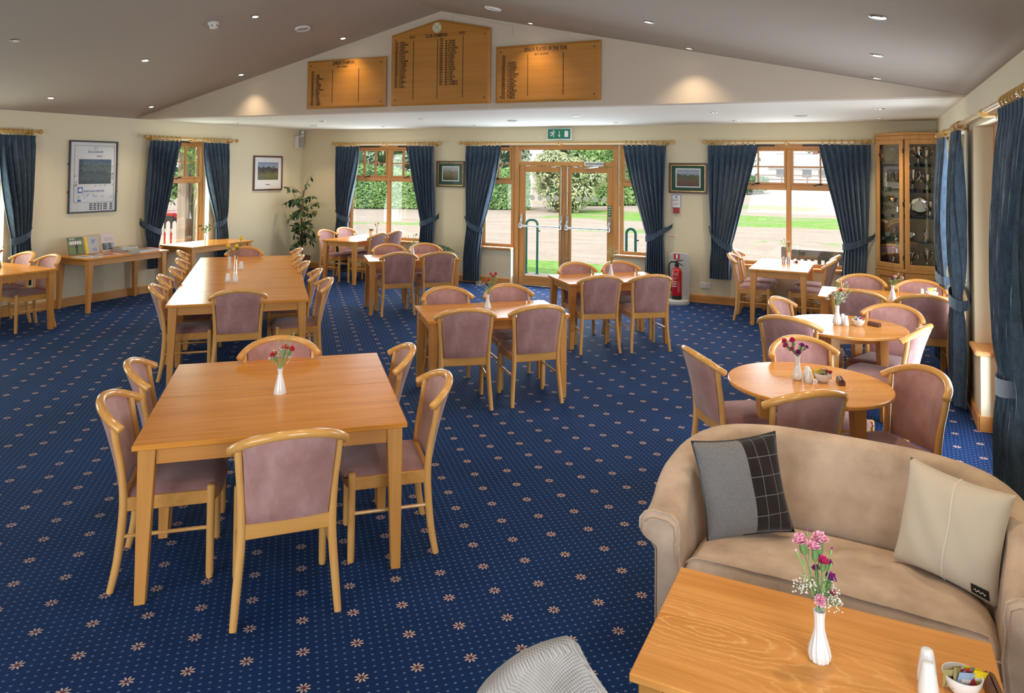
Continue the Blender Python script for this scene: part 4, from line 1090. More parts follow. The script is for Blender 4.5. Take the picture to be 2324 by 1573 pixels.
def pole(lb, side, s0, s1, z=2.455, brackets=()):
    P = WALLS[side]; t = thing('curtain_pole', lb, 'curtain pole', P((s0 + s1) / 2, -.085, z), 0, 'wooden curtain poles')
    MB().tube([P(s0, -.085, z), P(s1, -.085, z)], .0175, 12).obj('pole_rod', M_['brass'], t, world=True)
    for s, d in ((s0, -1), (s1, 1)):
        pr = [(.0, .0), (.020, .002), (.024, .012), (.018, .02), (.030, .032), (.036, .05), (.030, .066), (.014, .078), (0, .08)]
        mb = MB(); vs = []; n = 14
        for r, h in pr:
            for k in range(n): a = 2 * PI * k / n; vs.append(P(s + d * h, -.085 + r * math.cos(a), z + r * math.sin(a)))
        mb.add(vs, [(i * n + k, i * n + (k + 1) % n, (i + 1) * n + (k + 1) % n, (i + 1) * n + k) for i in range(len(pr) - 1) for k in range(n)]); mb.obj('finial', M_['brass'], t, world=True)
    for s in brackets:
        mb = MB(); mb.tube([P(s, 0, z - .025), P(s, -.012, z - .025)], .035, 12); mb.tube([P(s, -.01, z - .028), P(s, -.085, z - .028)], .013, 8); mb.tube([P(s - .012, -.085, z - .01), P(s + .012, -.085, z - .01)], .03, 12)
        mb.obj('bracket', M_['brass'], t, world=True)


pole('wooden curtain pole over the corner window behind the ficus', 'back', -9.42, -7.10, brackets=(-9.38, -8.27, -7.14))
pole('long wooden curtain pole over the glazed double doors', 'back', -6.56, -2.86, brackets=(-6.5, -4.72, -2.92))
pole('wooden curtain pole over the window next to the trophy cabinet', 'back', -2.28, -0.05, brackets=(-2.24, -1.15, -0.1))
pole('wooden curtain pole over the left-hand window above the glass vase', 'left', 7.93, 9.66, brackets=(7.97, 8.8, 9.6))
pole('wooden curtain pole ending beside the big framed poster', 'left', 4.55, 6.2, brackets=(5.35, 6.12))
pole('long wooden curtain pole running along the right-hand window wall', 'right', 3.85, 9.75, brackets=(3.95, 5.9, 7.65, 9.65))
curtain('blue curtain left of the corner window, behind the ficus', 'back', (-9.40, -8.83), (-9.33, -9.06), (-9.35, -9.05), 1.03, hook=-9.42, zhook=1.14, n=7, seed=1)
curtain('blue curtain right of the corner window, beside the small green-mounted picture', 'back', (-7.16, -7.76), (-7.13, -7.42), (-7.15, -7.44), 1.02, hook=-7.08, zhook=1.15, n=7, seed=2)
curtain('blue curtain left of the glazed double doors', 'back', (-6.49, -5.78), (-6.46, -6.15), (-6.50, -6.19), 0.97, hook=-6.53, zhook=1.13, n=8, seed=3)
curtain('blue curtain right of the glazed double doors, beside the fire extinguisher', 'back', (-2.92, -3.61), (-2.94, -3.22), (-2.93, -3.24), 0.97, hook=-2.83, zhook=1.15, n=8, seed=4)
curtain('blue curtain left of the window near the cabinet, above the wall socket', 'back', (-2.27, -1.54), (-2.22, -1.92), (-2.24, -1.93), 0.90, zbot=0.39, hook=-2.26, zhook=1.14, n=8, seed=5)
curtain('blue curtain between the back window and the trophy cabinet', 'back', (-0.04, -0.70), (-0.08, -0.39), (-0.10, -0.41), 1.00, zbot=0.30, hook=0.0, zhook=1.14, n=8, seed=6)
curtain('dark blue curtain left of the window with the timber post outside', 'left', (7.93, 8.52), (7.88, 8.17), (7.93, 8.10), 0.98, zbot=0.39, hook=7.86, zhook=1.14, n=7, seed=7)
curtain('dark blue curtain right of the window with the timber post outside', 'left', (9.53, 8.96), (9.50, 9.27), (9.52, 9.28), 1.02, zbot=0.39, hook=9.55, zhook=1.15, n=7, seed=8)
curtain('dark blue curtain at the left edge of the picture beside the framed poster', 'left', (6.17, 5.68), (6.14, 5.90), (6.15, 5.90), 1.02, zbot=0.39, hook=6.19, zhook=1.14, n=6, seed=9)
curtain('wide very dark curtain at the right edge, nearest the viewer', 'right', (3.95, 4.98), (4.30, 4.93), (4.3, 4.95), 0.92, hook=4.2, zhook=1.05, n=9, amp=.05, dep=.11, rings=9, seed=10)
curtain('blue-grey curtain on the right wall between door and far window, with tieback', 'right', (7.92, 7.36), (7.86, 7.40), (7.90, 7.36), 0.93, hook=7.95, zhook=1.0, n=6, amp=.045, rings=6, seed=11)
curtain('narrow pale blue curtain on the right wall beside the trophy cabinet', 'right', (9.62, 8.78), (9.58, 9.0), (9.6, 9.12), 0.93, hook=9.66, zhook=1.02, n=6, amp=.04, rings=6, seed=12)


# ------------------------------------------------------------------ pictures, boards and signs
def wall_frame(side):
    if side == 'back': return lambda s, z: (s, YB, z), (PI / 2, 0, 0)
    return lambda s, z: (XL, s, z), (PI / 2, 0, PI / 2)


def picture(lb, side, s0, s1, z0, z1, fw_, fmat, mount, mmat, artmat, cat='picture', fillet=None):
    P = WALLS[side]; t = thing('framed_picture', lb, cat, P((s0 + s1) / 2, 0, (z0 + z1) / 2))
    for nm, q in (('frame_bar', (s0, s0 + fw_, z0, z1)), ('frame_bar', (s1 - fw_, s1, z0, z1)), ('frame_bar', (s0 + fw_, s1 - fw_, z0, z0 + fw_)), ('frame_bar', (s0 + fw_, s1 - fw_, z1 - fw_, z1))):
        mb = MB(); wbox(mb, P, q[0], q[1], -.028, -.002, q[2], q[3]); mb.obj(nm, fmat, t, world=True, bevel=0.004, sharp=0)
    mb = MB(); wbox(mb, P, s0 + fw_, s1 - fw_, -.010, -.004, z0 + fw_, z1 - fw_); mb.obj('mount', mmat, t, world=True, sharp=0)
    a = mount
    if fillet:
        mb = MB(); g = .007
        for q in ((s0 + fw_, s0 + fw_ + g, z0 + fw_, z1 - fw_), (s1 - fw_ - g, s1 - fw_, z0 + fw_, z1 - fw_), (s0 + fw_, s1 - fw_, z0 + fw_, z0 + fw_ + g), (s0 + fw_, s1 - fw_, z1 - fw_ - g, z1 - fw_)): wbox(mb, P, q[0], q[1], -.018, -.010, q[2], q[3])
        mb.obj('gilt_slip', M_['gold'], t, world=True, sharp=0)
        mb = MB(); wbox(mb, P, s0 + a[0] - .018, s1 - a[1] + .018, -.012, -.0101, z0 + a[2] - .018, z1 - a[3] + .018); mb.obj('inner_mount', M_['paper'], t, world=True, sharp=0)
    mb = MB(); wbox(mb, P, s0 + a[0], s1 - a[1], -.0135, -.0102, z0 + a[2], z1 - a[3]); mb.obj('print', artmat, t, world=True, sharp=0)
    mb = MB(); wbox(mb, P, s0 + fw_ * .8, s1 - fw_ * .8, -.0215, -.0195, z0 + fw_ * .8, z1 - fw_ * .8); mb.obj('pane', M_['pglass'], t, world=True, sharp=0)
    return t


sky_land = [(0.0, (.10, .12, .04)), (.28, (.16, .17, .06)), (.42, (.12, .10, .05)), (.5, (.05, .045, .04)), (.62, (.05, .05, .06)), (.7, (.32, .38, .48)), (1.0, (.10, .16, .32))]
picture('framed print in black frame on the left wall near the corner speaker', 'left', 10.19, 10.93, 1.55, 2.20, .028, M_['mahogany'], (.11, .11, .20, .12), M_['paper'], art('print_lake', sky_land, 1.0, 2, -.15, .25))
pl_ = bpy.data.objects['framed_picture']
text('Melrose', .035, M_['ink'], pl_, (0.0125, 0.0, -0.225), (PI / 2, 0, PI / 2), ax='CENTER')
picture('small landscape picture with green mount between corner window and door curtain', 'back', -7.14, -6.56, 1.665, 2.135, .032, M_['mahogany'], (.13, .13, .125, .11), M_['mat_green'], art('print_links', [(0, (.05, .045, .02)), (.3, (.14, .12, .05)), (.55, (.22, .19, .10)), (.66, (.24, .25, .24)), (.8, (.42, .45, .46)), (1, (.34, .38, .42))], 3.0, 2, -.11, .13), fillet=True)
picture('landscape picture with green mount above the fire notice', 'back', -2.885, -2.295, 1.66, 2.13, .032, M_['mahogany'], (.12, .12, .11, .10), M_['mat_green'], art('print_moor', [(0, (.10, .07, .05)), (.3, (.17, .10, .07)), (.5, (.10, .13, .05)), (.64, (.08, .10, .06)), (.72, (.38, .44, .50)), (1, (.26, .34, .44))], 7.0, 2, -.12, .14), fillet=True)
# the big poster
po = picture('large poster in a thin black frame above the brochure table', 'left', 6.70, 7.45, 1.31, 2.36, .022, M_['black'], (.15, .10, .42, .27), M_['paper'], art('print_aerial', [(0, (.012, .02, .02)), (.3, (.05, .075, .075)), (.45, (.02, .035, .035)), (.6, (.11, .14, .14)), (.72, (.03, .055, .06)), (.86, (.12, .15, .15)), (.92, (.02, .08, .17)), (1, (.03, .10, .20))], 2.0, 2, -.105, .255, amp=1.0), cat='poster')
def on_left(s, z, d=.0145): return (d, s - 7.075, z - 1.835)
RL = (PI / 2, 0, PI / 2)
mb = MB(); Pl = WALLS['left']
for q in ((6.78, 6.784, 1.46, 2.29), (7.396, 7.40, 1.46, 2.29), (6.78, 7.40, 1.46, 1.464), (6.78, 7.40, 2.286, 2.29)): wbox(mb, Pl, q[0], q[1], -.0115, -.0101, q[2], q[3])
mb.obj('border_line', M_['ink'], po, world=True, sharp=0)
MB().tube([(0.0145, .05 * math.cos(a * .5236) * .5 + .03, .418 + .02 * math.sin(a * .5236)) for a in range(12)], .002, 4, closed=True).obj('emblem', M_['bluepaper'], po)
text('RELIABOW', .042, M_['bluepaper'], po, on_left(7.10, 2.185), RL, ax='CENTER', spacing=1.2)
text('open', .036, M_['ink'], po, on_left(7.16, 2.13), RL, ax='CENTER', spacing=1.3)
text('Royal Zoute Golf Club', .038, M_['bluepaper'], po, on_left(6.93, 1.615), RL, bold=True, sx=.9)
mb = MB(); wbox(mb, Pl, 6.84, 6.915, -.0125, -.0101, 1.60, 1.685); mb.obj('logo_square', M_['bluepaper'], po, world=True, sharp=0)
MB().add([(0.0135, 6.8775 - 7.075 + .028 * math.cos(a * PI / 8), 1.6425 - 1.835 + .028 * math.sin(a * PI / 8)) for a in range(16)], [tuple(range(16))]).obj('logo_ball', M_['wink'], po, fix=False)
mb = MB(); wbox(mb, Pl, 6.84, 6.89, -.0125, -.0101, 1.475, 1.505); mb.obj('logo_block', M_['bluepaper'], po, world=True, sharp=0)
rg = random.Random(5); sg = MB()
for k in range(26):
    s = rg.uniform(6.80, 7.38); z = rg.choice((rg.uniform(1.53, 1.58), rg.uniform(1.69, 1.72), rg.uniform(1.72, 2.0))); s = s if z < 1.71 else rg.choice((rg.uniform(6.79, 6.83), rg.uniform(7.36, 7.39))); l = rg.uniform(.02, .045)
    sg.tube([(0.0125, s - 7.075 + l * (i / 5 - .5), z - 1.835 + .014 * math.sin(i * 2.1 + k) + l * .5 * (i / 5 - .5)) for i in range(6)], .0013, 3)
sg.obj('signatures', M_['ink'], po)
rows = MB()
for r in range(4):
    for c, (a, b) in enumerate(((7.02, 7.07), (7.085, 7.13), (7.145, 7.18), (7.195, 7.22), (7.24, 7.30), (7.34, 7.385))): wbox(rows, Pl, a, b, -.0118, -.0101, 1.352 + r * .026, 1.368 + r * .026)
rows.obj('result_rows', M_['ink'], po, world=True, sharp=0)
rows = MB()
for r in range(4):
    for a, b in ((6.83, 6.87), (6.885, 6.92), (6.94, 7.0)): wbox(rows, Pl, a, b, -.0118, -.0101, 1.350 + r * .026, 1.370 + r * .026)
rows.obj('result_rows', M_['s_white'], po, world=True, sharp=0)
for s in (6.692, 7.458):
    for z in (1.62, 2.02): MB().box((0.008, s - 7.075, z - 1.835), (.012, .016, .016)).obj('fixing_screw', M_['dark'], po)

# honours boards on the gable
YG = YS - 0.008
def board(lb, x0, x1, z0, z1, peak=None, px_=None):
    t = thing('honours_board', lb, 'honours board', ((x0 + x1) / 2, YG, (z0 + z1) / 2), 0, 'honours boards on the gable')
    cx, cz = (x0 + x1) / 2, (z0 + z1) / 2
    def outline(i): 
        q = [(x0 + i, z0 + i), (x1 - i, z0 + i), (x1 - i, z1 - i)]
        if peak: q.append((px_, peak - i * 1.05))
        return q + [(x0 + i, z1 - i)]
    rings = [(0, 0.0), (0, -.018), (.028, -.032)]
    n = len(outline(0)); vs = []
    for i, o in rings: vs += [(x - cx, o, z - cz) for x, z in outline(i)]
    mb = MB(); mb.add(vs, [(r * n + k, r * n + (k + 1) % n, (r + 1) * n + (k + 1) % n, (r + 1) * n + k) for r in range(2) for k in range(n)] + [tuple(2 * n + k for k in range(n)), tuple(reversed(range(n)))])
    mb.obj('panel', M_['board'], t, sharp=20)
    for x in (x0 + .07, x1 - .07):
        for z in (z0 + .07, z1 - .07): MB().tube([(x - cx, -.031, z - cz), (x - cx, -.036, z - cz)], .009, 8).obj('screw_cap', M_['ink'], t)
    return t, lambda x, z: (x - cx, -.0335, z - cz)


RB = (PI / 2, 0, 0)
b1, q1 = board('left and smallest wooden honours board, headed junior champion', -6.86, -5.57, 2.79, 3.435)
text('JUNIOR CHAMPION', .060, M_['ink'], b1, q1(-6.24, 3.365), RB, ax='CENTER', bold=True, sx=.66)
text('2015  L.BARKER', .036, M_['ink'], b1, q1(-6.26, 3.322), RB, ax='CENTER', sx=.7)
text('\n'.join(str(y) for y in range(1996, 2015)), .0285, M_['ink'], b1, q1(-6.775, 3.275), RB, line=.86, sx=.72, bold=True)
text('\n\n' + '\n'.join(('L. SMITH', 'L. SMITH', 'D. GORDON JR', 'J. REID', 'J. KERR', 'C. HUNTER', 'C. HUNTER', 'S. WOOD', 'Miss D. HUNTER', 'M. REED', 'M. REED', 'J. ORR', 'L. GREY', 'L. LOWE', 'L. LOWE', 'L. BARKER', 'L. BARKER')), .0285, M_['ink'], b1, q1(-6.70, 3.275), RB, line=.86, sx=.62, bold=True)
for x in (-6.42, -5.99): MB().tube([q1(x, 2.86), q1(x, 3.30)], .0035, 4).obj('divider_line', M_['ink'], b1)
b2, q2 = board('central peaked wooden honours board with round crest, headed club champion', -5.49, -4.075, 2.795, 3.69, 3.845, -4.79)
MB().lathe([(0, 0), (.064, 0), (.064, .006), (0, .006)], 28).obj('crest', flat('crest_cream', (.62, .60, .42), .5), b2)
cr = [c for c in b2.children if c.name.startswith('crest')][0]; cr.rotation_euler = (PI / 2, 0, 0); cr.location = q2(-4.81, 3.742)
cl = MB(); cl.tube([(-.035, -.035, .009), (.035, .035, .009)], .003, 5); cl.tube([(.035, -.035, .009), (-.035, .035, .009)], .003, 5); cl.tube([(.054 * math.cos(a * .5236), .054 * math.sin(a * .5236), .007) for a in range(12)], .002, 4, closed=True)
cl.obj('crossed_clubs', flat('crest_line', (.35, .34, .22), .5), cr)
text('CLUB CHAMPION', .064, M_['ink'], b2, q2(-4.82, 3.625), RB, ax='CENTER', bold=True, sx=.62)
text('GENTS', .046, M_['ink'], b2, q2(-5.17, 3.63), RB, ax='CENTER', sx=.62); text('LADIES', .046, M_['ink'], b2, q2(-4.46, 3.64), RB, ax='CENTER', sx=.62)
text('\n'.join(str(y) for y in range(1996, 2016)), .034, M_['ink'], b2, q2(-5.43, 3.575), RB, line=.86, sx=.70, bold=True)
text('\n'.join(('I. RIDDLE', 'J. HALFPENNY', 'I. RIDDLE', 'I. RIDDLE', 'R. HOLLANDS', 'M. BUTTS', 'P. BLACK', 'P. BLACK', 'N. MORTIMER', 'N. THOMS', 'R. THOMAS', 'J. AUSTIN', 'J. JACKSON', 'P. BLACK', 'P. BLACK', 'J. BENNETT', 'J. HULL', 'J. BENNETT', 'J. ORR', 'P. BLACK')), .034, M_['ink'], b2, q2(-5.36, 3.575), RB, line=.86, sx=.62, bold=True)
text('\n'.join(str(y) for y in range(1996, 2016)), .034, M_['ink'], b2, q2(-4.77, 3.585), RB, line=.86, sx=.70, bold=True)
text('\n' + '\n'.join(('Mrs. J. BROWN', 'Mrs. J. BROWN', 'Mrs. M. CURRIE', 'Mrs. M. HOLLANDS', 'Mrs. M. CURRIE', 'Mrs. P. WALTON', 'Mrs. R. HENRY', 'Mrs. R. HENRY', 'Mrs. J. HUNT', 'Mrs. J. STONE', 'Mrs. J. STONE', 'Mrs. J. WILSON', 'Mrs. S. WILSON', 'Mrs. A. REID', 'Mrs. G. REID', 'Miss J. WILSON', 'Mrs. A. REID', 'Mrs. L. THOMPSON', 'Mrs. L. THOMPSON')), .034, M_['ink'], b2, q2(-4.69, 3.585), RB, line=.86, sx=.62, bold=True)
for x, zt in ((-5.15, 3.60), (-4.80, 3.60), (-4.44, 3.62)): MB().tube([q2(x, 2.87), q2(x, zt)], .0035, 4).obj('divider_line', M_['ink'], b2)
b3, q3 = board('right wide wooden honours board, headed senior player of the year', -4.00, -2.70, 2.79, 3.455)
text('SENIOR PLAYER OF THE YEAR', .064, M_['ink'], b3, q3(-3.36, 3.375), RB, ax='CENTER', bold=True, sx=.62)
text('2015  B.DAVIS', .042, M_['ink'], b3, q3(-3.41, 3.325), RB, ax='CENTER', sx=.7)
text('\n'.join(str(y) for y in range(1996, 2015)), .032, M_['ink'], b3, q3(-3.915, 3.325), RB, line=.845, sx=.72, bold=True)
text('\n\n\n' + '\n'.join(('P. JACKSON', 'P. JACKSON', 'R. TURNBULL', 'C. BATSON', 'L. WOOD', 'S. HOUGHTON', 'P. WALTON', 'T. BAKER', 'P. WALTON', 'J. DURPIN', 'C. HARLETT', 'T. BAKER', 'M. ASHMORE', 'T. PERELLA', 'M. LEISTER', 'T. PERELLA')), .032, M_['ink'], b3, q3(-3.84, 3.325), RB, line=.845, sx=.66, bold=True)
for x in (-3.58, -3.14): MB().tube([q3(x, 2.86), q3(x, 3.34)], .0035, 4).obj('divider_line', M_['ink'], b3)

# exit sign
ex = thing('exit_sign', 'green running-man emergency exit sign over the double doors', 'exit sign', (-4.73, YB - .03, 2.60))
MB().box((0, 0, 0), (.44, .055, .195)).obj('sign_case', M_['wplastic'], ex, bevel=.006)
MB().box((0, -.029, 0), (.405, .004, .165)).obj('sign_face', flat('exit_green', (0.0, .13, .07), .35, emis=(0.0, .30, .16), es=.08), ex, sharp=0)
sm = MB(); Y_ = -.0325
def poly(mb, pts): mb.add([(x, Y_, z) for x, z in pts] + [(x, Y_ + .0015, z) for x, z in pts], [tuple(range(len(pts))), tuple(range(2 * len(pts) - 1, len(pts) - 1, -1))])
poly(sm, [(-.094 + .013 * math.cos(a * .628), .052 + .013 * math.sin(a * .628)) for a in range(10)])
poly(sm, [(-.125, .035), (-.098, .037), (-.10, .005), (-.13, -.005)])
poly(sm, [(-.13, -.005), (-.105, .003), (-.125, -.03), (-.165, -.034), (-.163, -.022), (-.137, -.019)])
poly(sm, [(-.12, .002), (-.10, .005), (-.083, -.022), (-.093, -.058), (-.105, -.055), (-.098, -.024)])
poly(sm, [(-.125, .035), (-.115, .022), (-.148, .018), (-.152, .0), (-.163, .002), (-.158, .029)]); poly(sm, [(-.102, .036), (-.10, .022), (-.068, .012), (-.065, .022)])
sm.obj('running_figure', M_['wink'], ex, fix=False, sharp=0)
ar = MB(); poly(ar, [(.0, .05), (.012, .05), (.012, -.03), (.0, -.03)]); poly(ar, [(-.018, -.022), (.03, -.022), (.006, -.055)]); ar.obj('down_arrow', M_['wink'], ex, fix=False, sharp=0)
dr = MB(); poly(dr, [(.10, -.05), (.165, -.05), (.165, .05), (.10, .05)]); dr.obj('door_symbol', M_['wink'], ex, fix=False, sharp=0)
# fire notice and call point
no = thing('fire_notice', 'white and blue fire action notice below the landscape picture', 'notice', (-2.77, YB, 1.535))
MB().box((0, -.003, 0), (.145, .004, .205)).obj('notice_sheet', M_['bluepaper'], no, sharp=0); MB().box((0, -.006, 0), (.13, .003, .19)).obj('notice_paper', M_['paper'], no, sharp=0)
s_ = MB().lathe([(0, 0), (.014, 0), (.014, .002), (0, .002)], 14).obj('mandatory_symbol', M_['bluepaper'], no); s_.rotation_euler = (PI / 2, 0, 0); s_.location = (0, -.0078, .07)
text('Fire action', .016, M_['bluepaper'], no, (0, -.0085, .042), RB, ax='CENTER', bold=True)
text('Sound the alarm\nLeave the building\nCall 999', .011, M_['ink'], no, (-.045, -.0085, .022), RB)
for k in range(3): MB().box((-.054, -.0085, .026 - k * .0112), (.007, .001, .007)).obj('bullet_mark', M_['red'], no, sharp=0)
text('Do not stop to collect\npersonal belongings\nDo not use lifts', .0105, M_['red'], no, (-.05, -.0085, -.035), RB)
cp_ = thing('fire_call_point', 'small red fire alarm call point under the notice', 'alarm', (-2.765, YB, 1.39))
MB().box((0, -.02, 0), (.095, .04, .085)).obj('call_box', M_['red'], cp_, bevel=.005); MB().box((0, -.041, 0), (.055, .003, .032)).obj('call_window', M_['dark'], cp_, bevel=.001)
text('FIRE', .013, M_['wink'], cp_, (0, -.0435, -.005), RB, ax='CENTER')
id_ = thing('wall_plate', 'small cream and red label strip beside the door curtain', 'label', (-2.845, YB, .985))
MB().box((0, -.003, 0), (.12, .005, .035)).obj('plate_base', M_['paper'], id_, sharp=0)
for k in range(4): MB().box((-.04 + .027 * k, -.0065, 0), (.018, .002, .018)).obj('plate_mark', M_['f_orange'], id_, sharp=0)
# sockets
def socket(x, z, lb):
    t = thing('wall_socket', lb, 'socket', (x, YB, z)); MB().box((0, -.006, 0), (.148, .012, .088)).obj('face_plate', M_['wplastic'], t, bevel=.004)
    for s in (-.036, .036):
        for dx, dz, w, h in ((0, .018, .006, .011), (-.011, -.012, .011, .006), (.011, -.012, .011, .006)): MB().box((s + dx, -.0125, dz), (w, .002, h)).obj('pin_hole', M_['dark'], t, sharp=0)
        MB().box((s * .55, -.0135, .028), (.013, .004, .018)).obj('switch', M_['paper'], t, bevel=.001)
socket(-2.32, .265, 'white double wall socket low under the curtain near the extinguisher'); socket(-7.95, .30, 'white double wall socket under the corner window')
# speaker and movement sensor in the corner
sp = thing('wall_speaker', 'small white wall speaker high in the left back corner', 'speaker', (XL + .05, 11.33, 2.485), PI / 2)
MB().box((0, .0, 0), (.165, .10, .245)).obj('speaker_case', M_['wplastic'], sp, bevel=.008); MB().box((0, -.052, 0), (.135, .006, .215)).obj('grille', flat('speaker_grille', (.36, .37, .38), .6), sp, bevel=.003)
pi_ = thing('movement_sensor', 'white movement sensor above the corner speaker', 'sensor', (XL + .06, 11.42, 2.655), PI / 4)
MB().hull8([(-.03, -.03, -.05), (.03, -.03, -.05), (.035, .03, -.05), (-.035, .03, -.05)], [(-.032, -.042, .055), (.032, -.042, .055), (.035, .03, .055), (-.035, .03, .055)]).obj('sensor_case', M_['wplastic'], pi_, bevel=.006); MB().box((0, -.037, -.012), (.042, .008, .035)).obj('lens', flat('lens', (.4, .42, .42), .2), pi_, bevel=.003)
# fire extinguisher in its stand
fs = thing('extinguisher_stand', 'pale grey moulded stand holding the red extinguisher', 'stand', (-2.70, 11.25, 0))
prof = [(-.15, 0), (.15, 0), (.16, .1), (.155, .62)] + [(.155 - .07 + .07 * math.cos(a), .68 + .07 * math.sin(a)) for a in (0, .5, 1, 1.57)] + [(-.155 + .07 - .07 * math.sin(a), .68 + .07 * math.cos(a)) for a in (0, .57, 1.07, 1.57)] + [(-.16, .1)]
MB().prism(prof, -.19, -.165, MXZ).obj('back_panel', flat('stand_grey', (.52, .54, .55), .5), fs, bevel=.01)
MB().lathe([(0, 0), (.185, 0), (.19, .02), (.18, .055), (.12, .065), (0, .065)], 30, (0, 0.02, 0)).obj('stand_base', bpy.data.materials['stand_grey'], fs)
fe = thing('fire_extinguisher', 'red fire extinguisher with black hose standing beside the door curtain', 'fire extinguisher', (-2.70, 11.26, .066))
MB().lathe([(0, 0), (.070, 0), (.078, .01), (.078, .06)], 28).obj('base_ring', M_['dark'], fe)
MB().lathe([(0, .055), (.077, .055), (.079, .065), (.079, .40), (.072, .435), (.052, .462), (.030, .475), (.026, .50), (0, .50)], 28).obj('cylinder_body', M_['red'], fe)
MB().lathe([(.034, .49), (.036, .52), (.022, .53), (.02, .575), (0, .58)], 16).obj('valve', M_['dark'], fe)
MB().box((0, -.01, .64), (.085, .02, .085)).obj('tag_card', M_['red'], fe, bevel=.002); MB().box((.005, -.0215, .645), (.03, .002, .06)).obj('tag_stripe', M_['wink'], fe, sharp=0)
MB().tube([(-.02, 0, .565), (.02, -.04, .578), (.105, -.06, .60)], [.012, .010, .007], 8).obj('lever', M_['dark'], fe); MB().tube([(0, -.01, .545), (.03, -.05, .55), (.115, -.07, .515)], [.011, .009, .006], 8).obj('carry_handle', M_['dark'], fe)
MB().tube([(-.02, 0, .555), (-.08, -.02, .56), (-.115, -.02, .52), (-.115, -.01, .40), (-.10, 0, .2), (-.095, .01, .12)], .012, 8).obj('hose', M_['dark'], fe)
def ext_label(z, w, body, sz):
    for i, l in enumerate(body): 
        for j, ch in enumerate((l,)):
            o = text(l, sz, M_['wink'], fe, (0, 0, 0), RB, ax='CENTER'); o.location = (-.012, -.0800, z - i * sz * 1.25)
ext_label(.385, .1, ['FOAM SPRAY', 'EXTINGUISHER'], .015); ext_label(.33, .1, ['Remove safety', 'pin. Aim at', 'base of fire'], .011)
for k in range(3): MB().box((-.02, -.079, .27 - k * .034), (.07, .003, .012)).obj('label_strip', M_['wink'], fe, sharp=0)
pnl = MB(); pnl.grid(lambda u, v: (.0800 * math.sin(.35 + .5 * u), -.0800 * math.cos(.35 + .5 * u), .11 + .17 * v), 6, 1); pnl.obj('label_panel', flat('label_pink', (.50, .10, .11), .4), fe, fix=False)

# ------------------------------------------------------------------ ceiling fittings
def roof_z(x): return ZC + (x - XL) * k1 if x <= XA else ZC + (XR - x) * k2


def spot_fitting(x, y, lit, lb, proto=[None, None]):
    flatc = y > YS; z = ZC if flatc else roof_z(x)
    tilt = 0 if flatc else (-math.atan(k1) if x <= XA else math.atan(k2))
    i = 0 if lit else 1
    if proto[i] is None:
        t = thing('ceiling_downlight', lb, 'downlight', (0, 0, 0), 0, 'recessed ceiling downlights')
        MB().lathe([(.046, .003), (.047, -.004), (.042, -.008), (.030, -.007), (.028, .002)], 24).obj('bezel', M_['steel'], t)
        MB().lathe([(0, -.004), (.027, -.004), (.029, .0)], 20).obj('lamp_face', M_['lamp'] if lit else M_['paper'], t)
        proto[i] = t
    else: t = copy_kids(proto[i], list(proto[i].children))
    t.location = (x, y, z - .001); t.rotation_euler = (0, tilt, 0); t['label'] = lb
    if lit:
        key = 'gable_beam' if 7.0 < y < YS else 'downlight_beam'; d = bpy.data.lights.get(key)
        if d is None:
            d = bpy.data.lights.new(key, 'SPOT'); d.energy = 20 if key == 'gable_beam' else 30; d.spot_size = math.radians(104); d.spot_blend = 1.0; d.color = (1.0, 0.76, 0.50); d.shadow_soft_size = 0.025
        o = bpy.data.objects.new('downlight_beam', d); C.objects.link(o); o.location = (x, y, z - .02)


rown = {7.45: 'row closest to the gable', 6.0: 'second row from the gable', 4.5: 'third row from the gable', 9.12: 'flat ceiling row nearer the gable', 10.75: 'flat ceiling row nearer the windows'}
coln = {-9.62: 'over the left-hand wall side', -7.83: 'second column from the left wall', -6.08: 'third column from the left wall', -3.45: 'third column from the window wall', -1.68: 'second column from the window wall', 0.02: 'closest column to the right window wall'}
for y in (7.45, 6.0, 4.5):
    for x in (-9.62, -7.83, -6.08, -3.45, -1.68, 0.02):
        if y == 4.5 and x in (-9.62, -6.08, -3.45, -1.68): continue
        if y == 6.0 and x == -3.45: continue
        lit = not (y == 4.5 and x == -7.83)
        spot_fitting(x, y if y != 7.45 else 7.49, lit, ('lit' if lit else 'unlit') + ' downlight ' + coln[x] + ', ' + rown[y])
for y in (4.5, 3.0):  # extra lit fittings out of view, added to brighten the tables
    for x in (-9.62, -7.83, -6.08, -3.45, -1.68, 0.02):
        if y < 4 or x in (-9.62, -6.08, -3.45, -1.68): spot_fitting(x, y, True, 'lit downlight ' + coln[x] + ', ' + {4.5: 'third', 3.0: 'fourth', 1.5: 'fifth'}[y] + ' row from the gable')
spot_fitting(-3.45, 6.0, True, 'lit downlight ' + coln[-3.45] + ', second row from the gable')  # also added out of view for more light on the tables
for y in (9.12, 10.75):
    for x in (-9.62, -7.78, -5.94, -3.53, -1.75, 0.06): spot_fitting(x, y, True, 'lit downlight ' + coln[{-7.78: -7.83, -5.94: -6.08, -3.53: -3.45, -1.75: -1.68, 0.06: 0.02}.get(x, x)] + ', ' + rown[y])
def disc(x, y, lb, r=.09):
    flatc = y > YS; z = ZC if flatc else roof_z(x); t = thing('ceiling_speaker', lb, 'ceiling speaker', (x, y, z - .001), 0, 'round white ceiling speakers')
    t.rotation_euler = (0, 0 if flatc else (-math.atan(k1) if x <= XA else math.atan(k2)), 0)
    MB().lathe([(r, .002), (r, -.010), (r * .92, -.018), (r * .80, -.018), (r * .78, -.010)], 28).obj('speaker_rim', M_['wplastic'], t); MB().lathe([(0, -.012), (r * .5, -.013), (r * .79, -.010)], 24).obj('grille', flat('grille_grey', (.42, .42, .42), .6) if 'grille_grey' not in bpy.data.materials else bpy.data.materials['grille_grey'], t)
